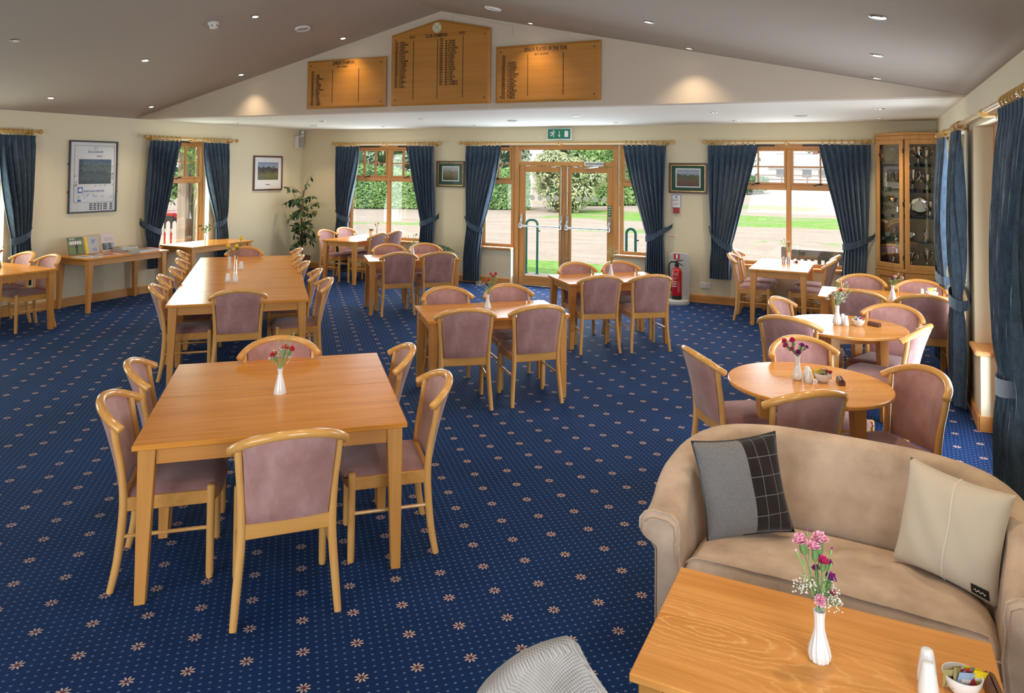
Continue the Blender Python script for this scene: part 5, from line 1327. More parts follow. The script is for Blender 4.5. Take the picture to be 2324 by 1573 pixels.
disc(-6.08, 6.75, 'round ceiling speaker on the left slope above the junior board'); disc(-3.49, 6.66, 'round ceiling speaker on the right slope above the senior board')
disc(-8.70, 10.0, 'round ceiling speaker on the flat ceiling near the ficus corner', .075); disc(-4.79, 9.8, 'round ceiling speaker on the flat ceiling before the exit sign', .075); disc(-0.83, 9.96, 'round ceiling speaker on the flat ceiling near the cabinet', .075)
sk = thing('smoke_detector', 'white smoke detector hanging on the left ceiling slope', 'smoke detector', (-6.46, 5.77, roof_z(-6.46) - .001)); sk.rotation_euler = (0, -math.atan(k1), 0)
MB().lathe([(.058, .002), (.058, -.018), (.050, -.022)], 24).obj('detector_base', M_['wplastic'], sk); MB().lathe([(.050, -.020), (.050, -.040), (.042, -.056), (.024, -.064), (0, -.066)], 24).obj('detector_body', M_['wplastic'], sk)
for a in range(6): MB().box((.047 * math.cos(a * 1.047), .047 * math.sin(a * 1.047), -.042), (.012, .012, .012)).obj('vent_slot', M_['dark'], sk, sharp=0)

# ------------------------------------------------------------------ trophy cabinet
cb = thing('trophy_cabinet', 'tall glazed oak corner cabinet full of silver trophies', 'cabinet', (0.40, 11.33, 0))
A_, B_, D_ = (0.03, 11.415), (0.355, 11.10), (0.735, 11.10)
fp = [A_, B_, D_, (0.735, 11.495), (0.03, 11.495)]
def off(i):
    return [(A_[0] - i * .9, 11.495), (A_[0] - i * .9, A_[1] - i * .1), (B_[0] - i * .4, B_[1] - i), (D_[0], D_[1] - i), (D_[0], 11.495)]
def cprism(nm, i, z0, z1, mat=None, bev=.004): mb = MB(); mb.prism(off(i), z0, z1); return mb.obj(nm, mat or M_['cab'], cb, world=True, bevel=bev, sharp=0)
cprism('plinth', -.02, 0.0, .09); cprism('base_carcass', 0.0, .09, .70); cprism('ledge', .022, .70, .745); cprism('cornice', .012, 2.46, 2.52); cprism('cornice_top', .035, 2.52, 2.555)
mb = MB(); wbox(mb, lambda x, y, z: (x, y, z), .03, .735, 11.482, 11.495, .745, 2.46); mb.obj('back_panel', flat('cabinet_back', (.42, .31, .20), .7), cb, world=True, sharp=0)
mb = MB(); wbox(mb, lambda x, y, z: (x, y, z),   .722, .735, 11.13, 11.48, .745, 2.46); mb.obj('side_panel', bpy.data.materials['cabinet_back'], cb, world=True, sharp=0)
def face_door(a, b, z0, z1, nm, pane=True, hs=None):
    a, b = Vector((*a, 0)), Vector((*b, 0)); d = (b - a); L = d.length; d.normalize(); n = Vector((d.y, -d.x, 0))
    def bx(s0, s1, lo, hi, o0=-.004, o1=.022): 
        c = lambda z: [tuple(a + d * s + n * o + Vector((0, 0, z))) for s, o in ((s0, o1), (s1, o1), (s1, o0), (s0, o0))]
        return MB().hull8(c(lo), c(hi))
    root = bpy.data.objects.new(nm, None); C.objects.link(root); root.parent = cb
    st = .062
    for q in ((.006, st, z0, z1), (L - st, L - .006, z0, z1), (st, L - st, z0, z0 + st), (st, L - st, z1 - st, z1)): bx(*q).obj('door_frame', M_['cab'], root, world=True, bevel=.003, sharp=0)
    if pane: bx(st, L - st, z0 + st, z1 - st, .004, .008).obj('pane', M_['glass'], root, world=True, sharp=0)
    else:
        bx(st, L - st, z0 + st, z1 - st, -.002, .006).obj('door_panel', M_['cab'], root, world=True, sharp=0); bx(st + .03, L - st - .03, z0 + st + .03, z1 - st - .03, .006, .014).obj('raised_field', M_['cab'], root, world=True, bevel=.004)
    if hs:
        for z in (z0 + .15, (z0 + z1) / 2, z1 - .15): bx(L - .006, L + .004, z - .03, z + .03, .012, .026).obj('hinge', M_['dark'], root, world=True)
        c = a + d * .03 + n * .024; MB().lathe([(.006, 0), (.006, .003), (0, .003)], 10, (c.x, c.y, z0 + (z1 - z0) * .46)).obj('keyhole', M_['dark'], root, world=True)
face_door(A_, B_, .745, 2.46, 'door', True, True); face_door(B_, (D_[0] + .09, D_[1]), .745, 2.46, 'door', True)
face_door(A_, B_, .10, .69, 'door', False); face_door(B_, (D_[0] + .09, D_[1]), .10, .69, 'door', False)
SHELF = (0.755, 1.10, 1.42, 1.76, 2.10)
for z in SHELF[1:]:
    mb = MB(); mb.prism([(.05, 11.475), (.05, 11.43), (.36, 11.12), (.72, 11.12), (.72, 11.475)], z - .008, z); mb.obj('glass_shelf', flat('shelf_glass', (.10, .12, .11), .1, spec=.8) if 'shelf_glass' not in bpy.data.materials else bpy.data.materials['shelf_glass'], cb, world=True, sharp=0)
def trophy(x, y, z, h, kind, lb):
    t = thing('trophy', lb, 'trophy', (x, y, z + .0005), 0, 'silver trophies in the cabinet'); b = .18 * h
    if kind in ('cup', 'tall', 'bowl'):
        w = {'cup': .26, 'tall': .20, 'bowl': .46}[kind] * h; bz = {'cup': .45, 'tall': .40, 'bowl': .55}[kind] * h
        MB().lathe([(0, 0), (w * .75, 0), (w * .75, b * .8), (w * .6, b), (0, b)], 16).obj('plinth', M_['black'], t)
        pr = [(w * .45, b), (w * .42, b + .03 * h), (w * .16, b + .08 * h), (w * .13, bz - .05 * h), (w * .3, bz), (w * .75, bz + .15 * h), (w * .9, h * .85), (w, h), (w * .94, h), (w * .8, h * .85), (w * .2, bz + .05 * h), (0, bz + .04 * h)]
        if kind == 'bowl': pr = [(w * .4, b), (w * .12, b + .1 * h), (w * .1, bz), (w * .5, bz + .1 * h), (w * .85, h * .82), (w, h), (w * .95, h), (w * .75, h * .82), (0, bz + .12 * h)]
        MB().lathe(pr, 20).obj('cup_bowl', M_['chrome'], t)
        if kind != 'bowl':
            for s in (-1, 1): MB().tube([(s * w * .85, 0, h * .9), (s * w * 1.35, 0, h * .92), (s * w * 1.5, 0, h * .75), (s * w * 1.1, 0, h * .6), (s * w * .7, 0, bz + .12 * h)], .006, 6).obj('handle', M_['chrome'], t)
    elif kind == 'figure':
        MB().box((0, 0, b * .7), (.30 * h, .26 * h, b * 1.4)).obj('plinth', M_['black'], t, bevel=.003); MB().box((0, -.131 * h, b * .7), (.22 * h, .004, b)).obj('plate', M_['chrome'], t)
        MB().tube([(0, 0, b * 1.4), (.01, 0, .45 * h), (-.01, 0, .6 * h), (.005, 0, .8 * h), (0, 0, .86 * h), (0, 0, .92 * h), (0, 0, h)], [.10 * h, .055 * h, .06 * h, .075 * h, .03 * h, .045 * h, .01], 10).obj('golfer_figure', M_['chrome'], t)
        MB().tube([(.04 * h, -.03 * h, .75 * h), (.12 * h, -.05 * h, .82 * h), (.06 * h, -.02 * h, .97 * h)], .012 * h + .002, 6).obj('figure_arm', M_['chrome'], t)
    else:
        sm = M_['mahogany'] if 'shield' in lb else M_['chrome']
        MB().box((0, 0, .02), (.10, .09, .04)).obj('plinth', M_['black'], t, bevel=.003)
        pl = MB(); pl.lathe([(0, -.006), (h * .36, -.006), (h * .46, .010), (h * .46, .014), (h * .34, .002), (0, .002)], 8 if kind == 'salver' else 24); o = pl.obj('salver_dish', sm, t); o.rotation_euler = (PI / 2 - .18, 0, 0); o.location = (0, .0, .04 + h * .46)
        o = MB().lathe([(0, .0), (h * .3, .0), (h * .3, .002), (0, .002)], 20).obj('salver_centre', flat('pale_silver', (.75, .74, .66), .35, metal=.6) if 'shield' not in lb else M_['gold'], t); o.rotation_euler = (PI / 2 - .18, 0, 0); o.location = (0, -.006, .04 + h * .46)
TR = [(.17, 11.40, 4, .26, 'salver', 'dark shield trophy on the top shelf behind the narrow glass door'), (.40, 11.30, 4, .27, 'figure', 'golfer figure trophy on the top shelf, wide door'), (.53, 11.36, 4, .27, 'cup', 'wide silver cup at the back of the top shelf'), (.62, 11.27, 4, .22, 'cup', 'silver cup on a pale plinth, top shelf near the curtain'),
      (.15, 11.40, 3, .25, 'figure', 'bright silver figure trophy on the second shelf, narrow door'), (.29, 11.34, 3, .28, 'cup', 'two-handled silver cup on the second shelf, narrow door'), (.46, 11.30, 3, .30, 'tall', 'tall two-handled silver cup on the second shelf, wide door'), (.63, 11.32, 3, .24, 'cup', 'silver goblet on the second shelf near the curtain'),
      (.28, 11.34, 2, .26, 'bowl', 'shallow silver bowl on a stem on the third shelf, narrow door'), (.42, 11.28, 2, .19, 'tall', 'small silver beaker on the third shelf'), (.54, 11.33, 2, .25, 'salver', 'large octagonal silver salver on the third shelf'), (.66, 11.30, 2, .22, 'cup', 'dim silver jug trophy on the third shelf beside the salver'),
      (.14, 11.42, 1, .10, 'dish', 'small silver dish on the fourth shelf, narrow door'), (.25, 11.34, 1, .20, 'figure', 'slim figure trophy on a wide base, fourth shelf, narrow door'), (.42, 11.28, 1, .12, 'dish', 'pale round dish on the fourth shelf, wide door'), (.60, 11.29, 1, .17, 'figure', 'silver swinging golfer trophy on the fourth shelf, wide door'),
      (.23, 11.35, 0, .26, 'figure', 'grey statuette on the cabinet floor, narrow door'), (.44, 11.28, 0, .20, 'cup', 'silver cup on the cabinet floor, wide door'), (.62, 11.29, 0, .24, 'tall', 'tall dim cup on the cabinet floor near the curtain')]
for x, y, s, h, k, lb in TR: trophy(x, y - .055, SHELF[s], h, k, lb)

# ------------------------------------------------------------------ plants
def ficus():
    rnd = random.Random(21); t = thing('potted_ficus', 'tall potted ficus with dark glossy leaves in the left back corner', 'plant', (-9.86, 11.02, 0))
    MB().lathe([(0, 0), (.13, 0), (.165, .24), (.18, .25), (.18, .29), (.165, .29), (.155, .25), (0, .25)], 28).obj('pot', M_['terracotta'], t); MB().lathe([(0, .255), (.157, .255)], 20).obj('soil', M_['soil'], t)
    st = MB(); st.tube([(0, 0, .25), (.02, .01, .6), (-.01, 0, 1.0), (.03, .0, 1.35), (.02, 0, 1.55)], [.020, .018, .016, .012, .006], 7); st.tube([(.02, .02, .25), (-.02, .02, .7), (.03, -.02, 1.1), (-.03, 0, 1.45)], [.014, .013, .011, .006], 6)
    br = []
    for k in range(22):
        z0 = .55 + .95 * k / 22 + rnd.uniform(-.05, .05); a = rnd.uniform(0, 6.28); low = z0 < .95
        l = rnd.uniform(.14, .24) if low else rnd.uniform(.20, .40); tip = Vector((l * math.cos(a), min(.36, l * math.sin(a)), rnd.uniform(-.16, .10) + (.06 if not low else -.05)))
        b = [Vector((0, 0, z0)), Vector((tip.x * .5, tip.y * .5, z0 + abs(tip.z) * .5 + .07)), Vector((tip.x, tip.y, z0 + tip.z))]; br.append(b)
    for e in ((.30, -.05, 1.86), (.20, .05, 1.80), (-.38, -.12, 1.62), (.40, -.10, 1.30), (.38, -.12, 1.02)): br.append([Vector((0, 0, e[2] - .45)), Vector((e[0] * .5, e[1] * .5, e[2] - .10)), Vector(e)])
    for b in br: st.tube(b, [.006, .0045, .002], 4, caps=False)
    st.obj('stems', M_['bark'], t, fix=False)
    lf = MB(); n = 6; pr = [(0, .0), (.3, .72), (.55, 1.0), (.8, .62), (1, 0)]; vs = []; 
    for q, w in pr: vs += [(-w * .027, q * .110, -.014 * q * q), (0, q * .110, .005 - .014 * q * q), (w * .027, q * .110, -.014 * q * q)]
    lf.add(vs, [(i * 3 + j, i * 3 + j + 1, (i + 1) * 3 + j + 1, (i + 1) * 3 + j) for i in range(4) for j in range(2)])
    me1 = lf.mesh('leaf', M_['ficus'], fix=False, sharp=80); me2 = me1.copy(); me2.materials.clear(); me2.materials.append(M_['ficus2'])
    cnt = 0
    for b in br:
        for k in range(13 if len(br) < 40 else 8):
            if cnt >= 292: break
            q = rnd.uniform(.18, 1.0); p = b[0] * (1 - q) ** 2 + b[1] * 2 * q * (1 - q) + b[2] * q * q
            dirn = Vector((rnd.uniform(-1, 1), rnd.uniform(-1, .7), rnd.uniform(-1.3, .15))); dirn.normalize()
            o = bpy.data.objects.new('leaf', me2 if rnd.random() < .16 else me1); C.objects.link(o); o.parent = t
            o.rotation_euler = dirn.to_track_quat('Y', 'Z').to_euler(); o.rotation_euler.rotate_axis('Y', rnd.uniform(-1, 1)); s = rnd.uniform(.8, 1.25); o.scale = (s, s, s); o.location = p; cnt += 1
ficus()
def palm():
    rnd = random.Random(4); t = thing('potted_palm', 'low arching palm in a pot beside the curtain left of the doors', 'plant', (-6.92, 11.02, 0))
    MB().lathe([(0, 0), (.11, 0), (.14, .2), (.15, .21), (.15, .24), (.135, .24), (.13, .21), (0, .21)], 24).obj('pot', M_['terracotta'], t)
    for k in range(22):
        a = rnd.uniform(0, 6.28); L = rnd.uniform(.36, .50); pts = []; hgt = rnd.uniform(.50, .75)
        for i in range(9): q = i / 8; pts.append(Vector((math.cos(a) * L * q * q ** .2, min(math.sin(a) * L * q * q ** .2, .40), .22 + hgt * (1.75 * q - 1.15 * q * q))))
        mb = MB(); mb.tube(pts, [.004] * 8 + [.001], 4, caps=False)
        for i in range(2, 9):
            d = (pts[i] - pts[i - 1]).normalized(); sd_ = d.cross(Vector((0, 0, 1))).normalized()
            for s in (-1, 1):
                e = pts[i] + sd_ * s * .11 * math.sin(PI * i / 9.5) + d * .06 - Vector((0, 0, .04)); w = d * .010
                mb.add([pts[i] - w, pts[i] + w, e], [(0, 1, 2)])
        mb.obj('frond', M_['palm'], t, fix=False)
palm()

# ------------------------------------------------------------------ things on the tables
CR = Vector((math.cos(YAW), math.sin(YAW), 0)); CF = Vector((-math.sin(YAW), math.cos(YAW), 0))   # directions across and along the room as the tables are dressed
GLASSV = None


def vase(kind, x, y, z, h, lb, mat=None):
    t = thing('bud_vase', lb, 'vase', (x, y, z + .0005), 0, 'bud vases'); mb = MB(); k = h / .145
    if kind == 'plain': pr = [(0, 0), (.036, 0), (.0375, .004), (.030, .035), (.020, .080), (.0135, .110), (.0125, .120), (.0150, .135), (.0180, .145), (.0155, .145), (.0105, .12), (0, .118)]
    elif kind == 'pear': pr = [(0, 0), (.022, 0), (.028, .006), (.0305, .022), (.026, .045), (.018, .070), (.0135, .095), (.0130, .118), (.0155, .138), (.0185, .145), (.0155, .145), (.0105, .12), (0, .118)]
    elif kind == 'slim': pr = [(0, 0), (.017, 0), (.0185, .01), (.0170, .05), (.0145, .1), (.0165, .145), (.0145, .145), (.012, .1), (0, .098)]
    else: pr = [(0, 0), (.023, 0), (.0285, .006), (.0315, .022), (.028, .042), (.020, .068), (.0145, .092), (.0135, .118), (.0155, .138), (.0175, .145), (.015, .145), (.0105, .12), (0, .118)]
    pr = [(r * k, q * k) for r, q in pr]
    fl, tw = {'ribbed': (14, 0.0), 'swirl': (12, 34.0)}.get(kind, (0, 0))
    if fl:
        dense = []
        for (a, b), (c, d) in zip(pr, pr[1:]):
            for i in range(4): dense.append((a + (c - a) * i / 4, b + (d - b) * i / 4))
        pr = dense + [pr[-1]]
    mb.lathe(pr, 72 if fl else 28, twist=tw, flute=fl, fa=.055)
    mb.obj('vase_body', mat or M_['white'], t, sharp=60); return t


def ball(mb, c, r, seed, n=5, m=8):
    rr = random.Random(seed); vs = []
    for j in range(n + 1):
        for k in range(m):
            a = PI * j / n; b = 2 * PI * k / m; q = r * (1 + rr.uniform(-.16, .16)); vs.append((c[0] + q * math.sin(a) * math.cos(b), c[1] + q * math.sin(a) * math.sin(b), c[2] + q * math.cos(a)))
    mb.add(vs, [(j * m + k, j * m + (k + 1) % m, (j + 1) * m + (k + 1) % m, (j + 1) * m + k) for j in range(n) for k in range(m)])


def carnation(par, base, head, r, mat, seed, bloom=True):
    rr = random.Random(seed); base, head = Vector(base), Vector(head); d = (head - base); mid = base + d * .55 + Vector((rr.uniform(-.008, .008), rr.uniform(-.008, .008), .004)); dn = (head - mid).normalized()
    f = bpy.data.objects.new('carnation' if bloom else 'flower_bud', None); C.objects.link(f); f.parent = par
    s = MB().tube([base, base + (mid - base) * .5, mid, head - dn * r * 1.0], .0017, 5); 
    c0 = head - dn * r * 1.9; a = dn.orthogonal().normalized(); b = dn.cross(a); vs = []
    prf = [(.15, 0), (.42, .3), (.5, .8), (.42, 1.5), (.5, 1.9)] if bloom else [(.1, 0), (.45, .5), (.55, 1.4), (.4, 2.4), (.05, 3.0)]
    for q, hh in prf:
        for k in range(7): an = 2 * PI * k / 7; vs.append(c0 + (a * math.cos(an) + b * math.sin(an)) * r * q + dn * r * hh * .9)
    s.add(vs, [(j * 7 + k, j * 7 + (k + 1) % 7, (j + 1) * 7 + (k + 1) % 7, (j + 1) * 7 + k) for j in range(4) for k in range(7)])
    for k in range(2):
        p = base + d * rr.uniform(.25, .6); sd_ = (a * rr.uniform(-1, 1) + b * rr.uniform(-1, 1)).normalized(); s.add([p, p + dn * .012 + sd_ * .008 + a * .002, p + dn * .03 + sd_ * .026, p + dn * .012 + sd_ * .008 - a * .002], [(0, 1, 2, 3)])
    s.obj('stem', M_['stem'] if bloom else M_['bud'], f, fix=False)
    if bloom:
        pt = MB()
        for layer, (cnt, tilt) in enumerate(((10, 1.25), (9, .85), (7, .45), (4, .15))):
            for k in range(cnt):
                an = 2 * PI * (k + rr.uniform(-.3, .3)) / cnt; o = a * math.cos(an) + b * math.sin(an); sdv = -a * math.sin(an) + b * math.cos(an); l = r * rr.uniform(.85, 1.15); w = r * rr.uniform(.42, .62)
                up_ = dn * math.cos(tilt) + o * math.sin(tilt); p0 = head - dn * r * .25; p1 = p0 + up_ * l * .6; p2 = p0 + up_ * l + dn * r * rr.uniform(-.12, .18)
                zz = dn * r * rr.uniform(.08, .2)
                pt.add([p0 - sdv * w * .2, p0 + sdv * w * .2, p1 + sdv * w * .7, p2 + sdv * w, p2 + sdv * w * .35 + zz, p2 - sdv * w * .35 - zz * .5, p2 - sdv * w + zz * .6, p1 - sdv * w * .7], [(0, 1, 2, 7), (2, 3, 4, 7), (7, 4, 5, 6)])
        pt.obj('petals', mat, f, fix=False, sharp=0)
    elif mat is not None:
        tp = MB(); ball(tp, head + dn * r * .9, r * .5, seed); tp.obj('petals', mat, f)
    return f


def posy(lb, x, y, z, blooms=(), buds=(), gyp=(), seed=0, gmat='f_white'):
    t = thing('posy', lb, 'flowers', (x, y, z - .02), 0, 'posies on the tables'); rr = random.Random(seed); i = 0
    def pos(dx, dz, dy=None): 
        dy = rr.uniform(-.022, .022) if dy is None else dy
        return CR * dx + CF * dy + Vector((0, 0, dz + .02))
    for col, r, dx, dz in blooms: i += 1; carnation(t, pos(dx * .06, .0, 0) , pos(dx, dz), r, M_[col], seed * 50 + i)
    for col, r, dx, dz in buds: i += 1; carnation(t, pos(dx * .06, .0, 0), pos(dx, dz), r, M_[col] if col else None, seed * 50 + i, False)
    if gyp:
        g = MB(); s = MB()
        for dx, dz, n, sp in gyp:
            c = pos(dx, dz, rr.uniform(-.01, .01)); s.tube([pos(0, 0, 0), pos(dx * .5, dz * .6, 0), c], .0008, 4, caps=False)
            for k in range(n):
                p = c + Vector((rr.uniform(-1, 1) * sp, rr.uniform(-1, 1) * sp, rr.uniform(-.75, .75) * sp)); r = rr.uniform(.0022, .0038)
                g.add([p + Vector(v) * r for v in ((1, 0, 0), (-1, 0, 0), (0, 1, 0), (0, -1, 0), (0, 0, 1), (0, 0, -1))], [(0, 2, 4), (2, 1, 4), (1, 3, 4), (3, 0, 4), (2, 0, 5), (1, 2, 5), (3, 1, 5), (0, 3, 5)])
                if k % 2 == 0: s.tube([c + (p - c) * .1, p], .0005, 3, caps=False)
        o = g.obj('white_sprays', M_[gmat], t, fix=False, sharp=0); o['kind'] = 'stuff'; s.obj('spray_stems', M_['stem'], t, fix=False)
    return t


def shaker(x, y, z, lb, h=.082, lean=0):
    t = thing('cruet', lb, 'salt shaker', (x, y, z + .0005), lean, 'white porcelain cruets'); k = h / .082
    vs = [(0, 0), (.0215, 0), (.0235, .005), (.0225, .025), (.0185, .050), (.0155, .068), (.0145, .074), (.012, .080), (.006, .082), (0, .082)]
    MB().lathe([(r * k, q * k) for r, q in vs], 26).obj('cruet_body', M_['white'], t, sharp=60)
    for a in range(4): MB().lathe([(.0013, .0005), (.0013, .0014), (0, .0014)], 6, (.006 * math.cos(a * 1.57), .006 * math.sin(a * 1.57), .0805 * k)).obj('pour_hole', M_['dark'], t)


def bowl(x, y, z, lb, r=.052, h=.055):
    t = thing('sachet_bowl', lb, 'bowl', (x, y, z + .0005), 0, 'white sachet bowls')
    MB().lathe([(0, 0), (.024, 0), (.028, .003), (r * .8, h * .4), (r * .97, h * .8), (r, h), (r * .95, h), (r * .9, h * .78), (r * .7, h * .4), (0, .008)], 40).obj('bowl_body', M_['white'], t, sharp=50)


def sachets(x, y, z, cols, grp, where, seed, sp=.026):
    rr = random.Random(seed); names = dict(s_yellow='yellow', s_red='dark red', s_olive='olive gold', s_blue='pale blue', s_grey='grey', s_white='cream', s_brown='brown')
    cnt = {}
    for i, c in enumerate(cols):
        cnt[c] = cnt.get(c, 0) + 1; tot = cols.count(c)
        dx = (i / (len(cols) - 1) - .5) * 2 * sp; dy = rr.uniform(-.016, .016)
        ordw = ['', 'another ', 'a third ', 'a fourth '][cnt[c] - 1]
        lb = '%s%s condiment sachet standing in the white bowl %s' % (ordw, names[c], where)
        p = Vector((x, y, z + .038)) + CR * dx + CF * dy
        t = thing('sachet', lb, 'sachet', p, YAW + rr.uniform(-.6, .6), grp); t.rotation_euler = (rr.uniform(-.25, .25), rr.uniform(-.45, .45), YAW + rr.uniform(-.5, .5))
        mb = MB(); w, h = .024, .028
        mb.grid(lambda u, v: ((u - .5) * 2 * w, -.0032 * math.sin(PI * u) * math.sin(PI * v) - .0002, (v - .35) * 2 * h), 6, 5); mb.grid(lambda u, v: ((u - .5) * 2 * w, .0032 * math.sin(PI * u) * math.sin(PI * v) + .0002, (v - .35) * 2 * h), 6, 5)
        mb.obj('packet', M_[c], t, fix=False)
        MB().box((0, -.0036, .012), (.028, .0012, .011)).obj('packet_print', M_['s_white'] if c not in ('s_white', 's_olive') else M_['s_brown'], t, sharp=0)


def menu_block(x, y, z, rot, lb):
    t = thing('menu_holder', lb, 'menu holder', (x, y, z + .0005), rot, 'dark wooden menu holders')
    pr = [(-.019, 0), (.019, 0), (.019, .022)] + [(.019 * math.cos(a), .022 + .014 * math.sin(a)) for a in (.4, .8, 1.2)] + [(.002, .036), (.002, .020), (-.002, .020), (-.002, .036)] + [(-.019 * math.cos(a), .022 + .014 * math.sin(a)) for a in (1.2, .8, .4)] + [(-.019, .022)]
    MB().prism(pr, -.05, .05, Matrix(((1, 0, 0, 0), (0, 0, 1, 0), (0, 1, 0, 0), (0, 0, 0, 1)))).obj('block', M_['menu'], t, sharp=25)


TZ = 0.74
vase('plain', -3.055, 3.261, TZ, .142, 'plain white flared vase on the nearest two-table block')
posy('three red carnations with green buds in the nearest plain white vase', -3.055, 3.261, TZ + .142, [('f_red', .020, -.033, .08), ('f_red', .021, .02, .11), ('f_red', .021, .058, .105)], [(None, .007, .028, .17), (None, .007, .052, .185), (None, .008, .075, .20), (None, .007, .04, .15), (None, .008, -.02, .155), ('f_white', .009, -.052, .055), ('f_cream', .009, -.03, .10)], [(0.0, .09, 26, .03), (-.03, .06, 14, .02), (.05, .05, 10, .02)], 1)
vase('ribbed', -3.169, 6.009, TZ, .14, 'ribbed white vase on the middle four-seat table')
posy('small red and orange carnations with a white spray on the middle table', -3.169, 6.009, TZ + .14, [('f_red', .017, .024, .18), ('f_red', .017, .067, .183), ('f_red', .017, .045, .165), ('f_red', .016, .004, .13), ('f_orange', .015, .012, .088)], [('f_cream', .008, .086, .15), (None, .007, .08, .17), (None, .007, .03, .12), (None, .007, -.01, .07)], [(-.085, .10, 34, .028), (-.045, .09, 22, .024), (-.02, .06, 10, .02)], 2)
vase('plain', -2.867, 8.621, TZ, .14, 'white vase on the table before the double doors')
posy('tall green and cream posy on the table before the double doors', -2.867, 8.621, TZ + .14, [('f_cream', .017, .06, .15), ('f_orange', .012, .005, .07), ('f_pink', .011, .02, .09)], [(None, .009, -.02, .24), (None, .009, .01, .25), ('f_white', .009, .03, .21), (None, .009, -.03, .18), (None, .009, .05, .19)], [(.0, .19, 30, .03), (.02, .13, 30, .035), (-.03, .14, 20, .03)], 3)
vase('plain', -5.978, 8.996, TZ, .15, 'white vase on the four-seat table left of the doors')
posy('sparse dark budded stems on the table left of the doors', -5.978, 8.996, TZ + .15, [('f_purple', .013, .053, .165)], [(None, .010, -.11, .13), (None, .010, -.065, .145), (None, .010, .018, .165), (None, .010, .022, .09), (None, .010, .04, .085)], [(0, .03, 24, .025)], 4)
pot = thing('plant_pot', 'small white pot of red berries on the table under the corner window', 'flower pot', (-8.42, 11.28, TZ + .0005))
MB().lathe([(0, 0), (.030, 0), (.048, .07), (.052, .078), (.045, .078), (.03, .02), (0, .015)], 24).obj('pot_body', M_['white'], pot)
bz = MB(); rr = random.Random(2)
for k in range(16): ball(bz, (rr.uniform(-.034, .034), rr.uniform(-.03, .03), .082 + rr.uniform(-.008, .018)), .012, k, 4, 6)
bz.obj('berries', M_['f_orange'], pot, fix=False); lv = MB()
for k in range(9): a = k * .7; lv.add([(0, 0, .08), (.03 * math.cos(a) - .012 * math.sin(a), .03 * math.sin(a) + .012 * math.cos(a), .115), (.058 * math.cos(a), .058 * math.sin(a), .12), (.03 * math.cos(a) + .012 * math.sin(a), .03 * math.sin(a) - .012 * math.cos(a), .11)], [(0, 1, 2, 3)])
lv.obj('leaves', M_['leaf'], pot, fix=False)
vase('slim', -8.30, 11.30, TZ, .12, 'slim grey vase on the table under the corner window', flat('grey_glaze', (.25, .28, .34), .2))
posy('small dark posy in the slim grey vase under the corner window', -8.30, 11.30, TZ + .12, [('f_purple', .017, .02, .10), ('f_red', .015, -.03, .085)], [(None, .009, .06, .09), ('f_white', .009, .01, .07), (None, .009, -.04, .09), (None, .009, -.02, .06)], [(0, .05, 10, .02)], 5)
vase('slim', -1.08, 11.10, TZ, .14, 'slim pale vase on the glaring white table by the window')
posy('red and white posy on the table by the cabinet window', -1.08, 11.10, TZ + .14, [('f_white', .018, -.005, .145), ('f_red', .017, .0, .11)], [(None, .010, -.11, .165), (None, .010, -.075, .195), (None, .010, -.068, .15), ('f_white', .009, .04, .135)], [(0.0, .05, 36, .03), (.0, .08, 16, .03)], 6)
for (x, y), lb in zip(((-1.135, 10.925), (-1.075, 10.955)), ('left of two metal condiment pots on the table by the cabinet window', 'right of two metal condiment pots on the table by the cabinet window')):
    t = thing('condiment_pot', lb, 'pot', (x, y, TZ + .0005), 0, 'metal condiment pots'); MB().lathe([(0, 0), (.026, 0), (.026, .085), (.024, .087), (.024, .01), (0, .01)], 24).obj('pot_body', M_['steel'], t, sharp=40)
    for k in range(3): MB().box((.008 * (k - 1), .004 * k - .004, .062), (.006, .02, .075)).obj('packet', M_[('s_grey', 's_white', 's_brown')[k]], t, sharp=0)
menu_block(-1.0, 11.14, TZ, .4, 'small dark wooden menu holder on the table by the cabinet window')
vase('plain', 0.161, 8.43, TZ, .15, 'plain white vase on the table before the trophy cabinet')
posy('pink, lilac and purple posy on the table before the cabinet', 0.161, 8.43, TZ + .15, [('f_pink', .019, .02, .087), ('f_lilac', .019, .085, .076), ('f_magenta' if 'f_magenta' in M_ else 'f_purple', .017, -.004, .06)], [('f_purple', .010, .05, .125), (None, .007, -.03, .075), ('f_white', .008, .055, .06)], [], 7)
shaker(0.446, 8.90, TZ, 'white shaker beside the square bowl on the table before the cabinet', .075)
t = thing('sachet_bowl', 'white rectangular sachet dish on the table before the trophy cabinet', 'bowl', (0.535, 8.90, TZ + .0005), .3, 'white sachet bowls')
MB().hull8([(-.045, -.03, 0), (.045, -.03, 0), (.045, .03, 0), (-.045, .03, 0)], [(-.052, -.036, .05), (.052, -.036, .05), (.052, .036, .05), (-.052, .036, .05)]).obj('dish_body', M_['white'], t, bevel=.006)
sachets(0.535, 8.90, TZ + .018, ['s_grey', 's_yellow', 's_yellow', 's_white', 's_brown'], 'sachets before the cabinet', 'on the table before the cabinet', 3, .032)
vase('ribbed', -0.287, 6.884, TZ, .16, 'ribbed white vase on the farther round table')
posy('white buds, red carnations and a white spray on the farther round table', -0.287, 6.884, TZ + .16, [('f_red', .018, .025, .127), ('f_red', .015, -.022, .10)], [('f_white', .009, -.005, .21), (None, .009, .03, .22), ('f_white', .009, .07, .195), (None, .009, .088, .17), (None, .007, .13, .125), ('f_white', .009, .045, .18)], [(-.085, .07, 24, .026), (0.0, .085, 44, .04), (.05, .10, 40, .03), (.035, .05, 34, .03), (-.03, .11, 24, .03)], 8)
shaker(-0.219, 6.875, TZ, 'front white shaker on the farther round table', .085); shaker(-0.245, 6.945, TZ, 'rear white shaker, half hidden, on the farther round table', .085)
bowl(-0.125, 6.914, TZ, 'white round sachet bowl on the farther round table')
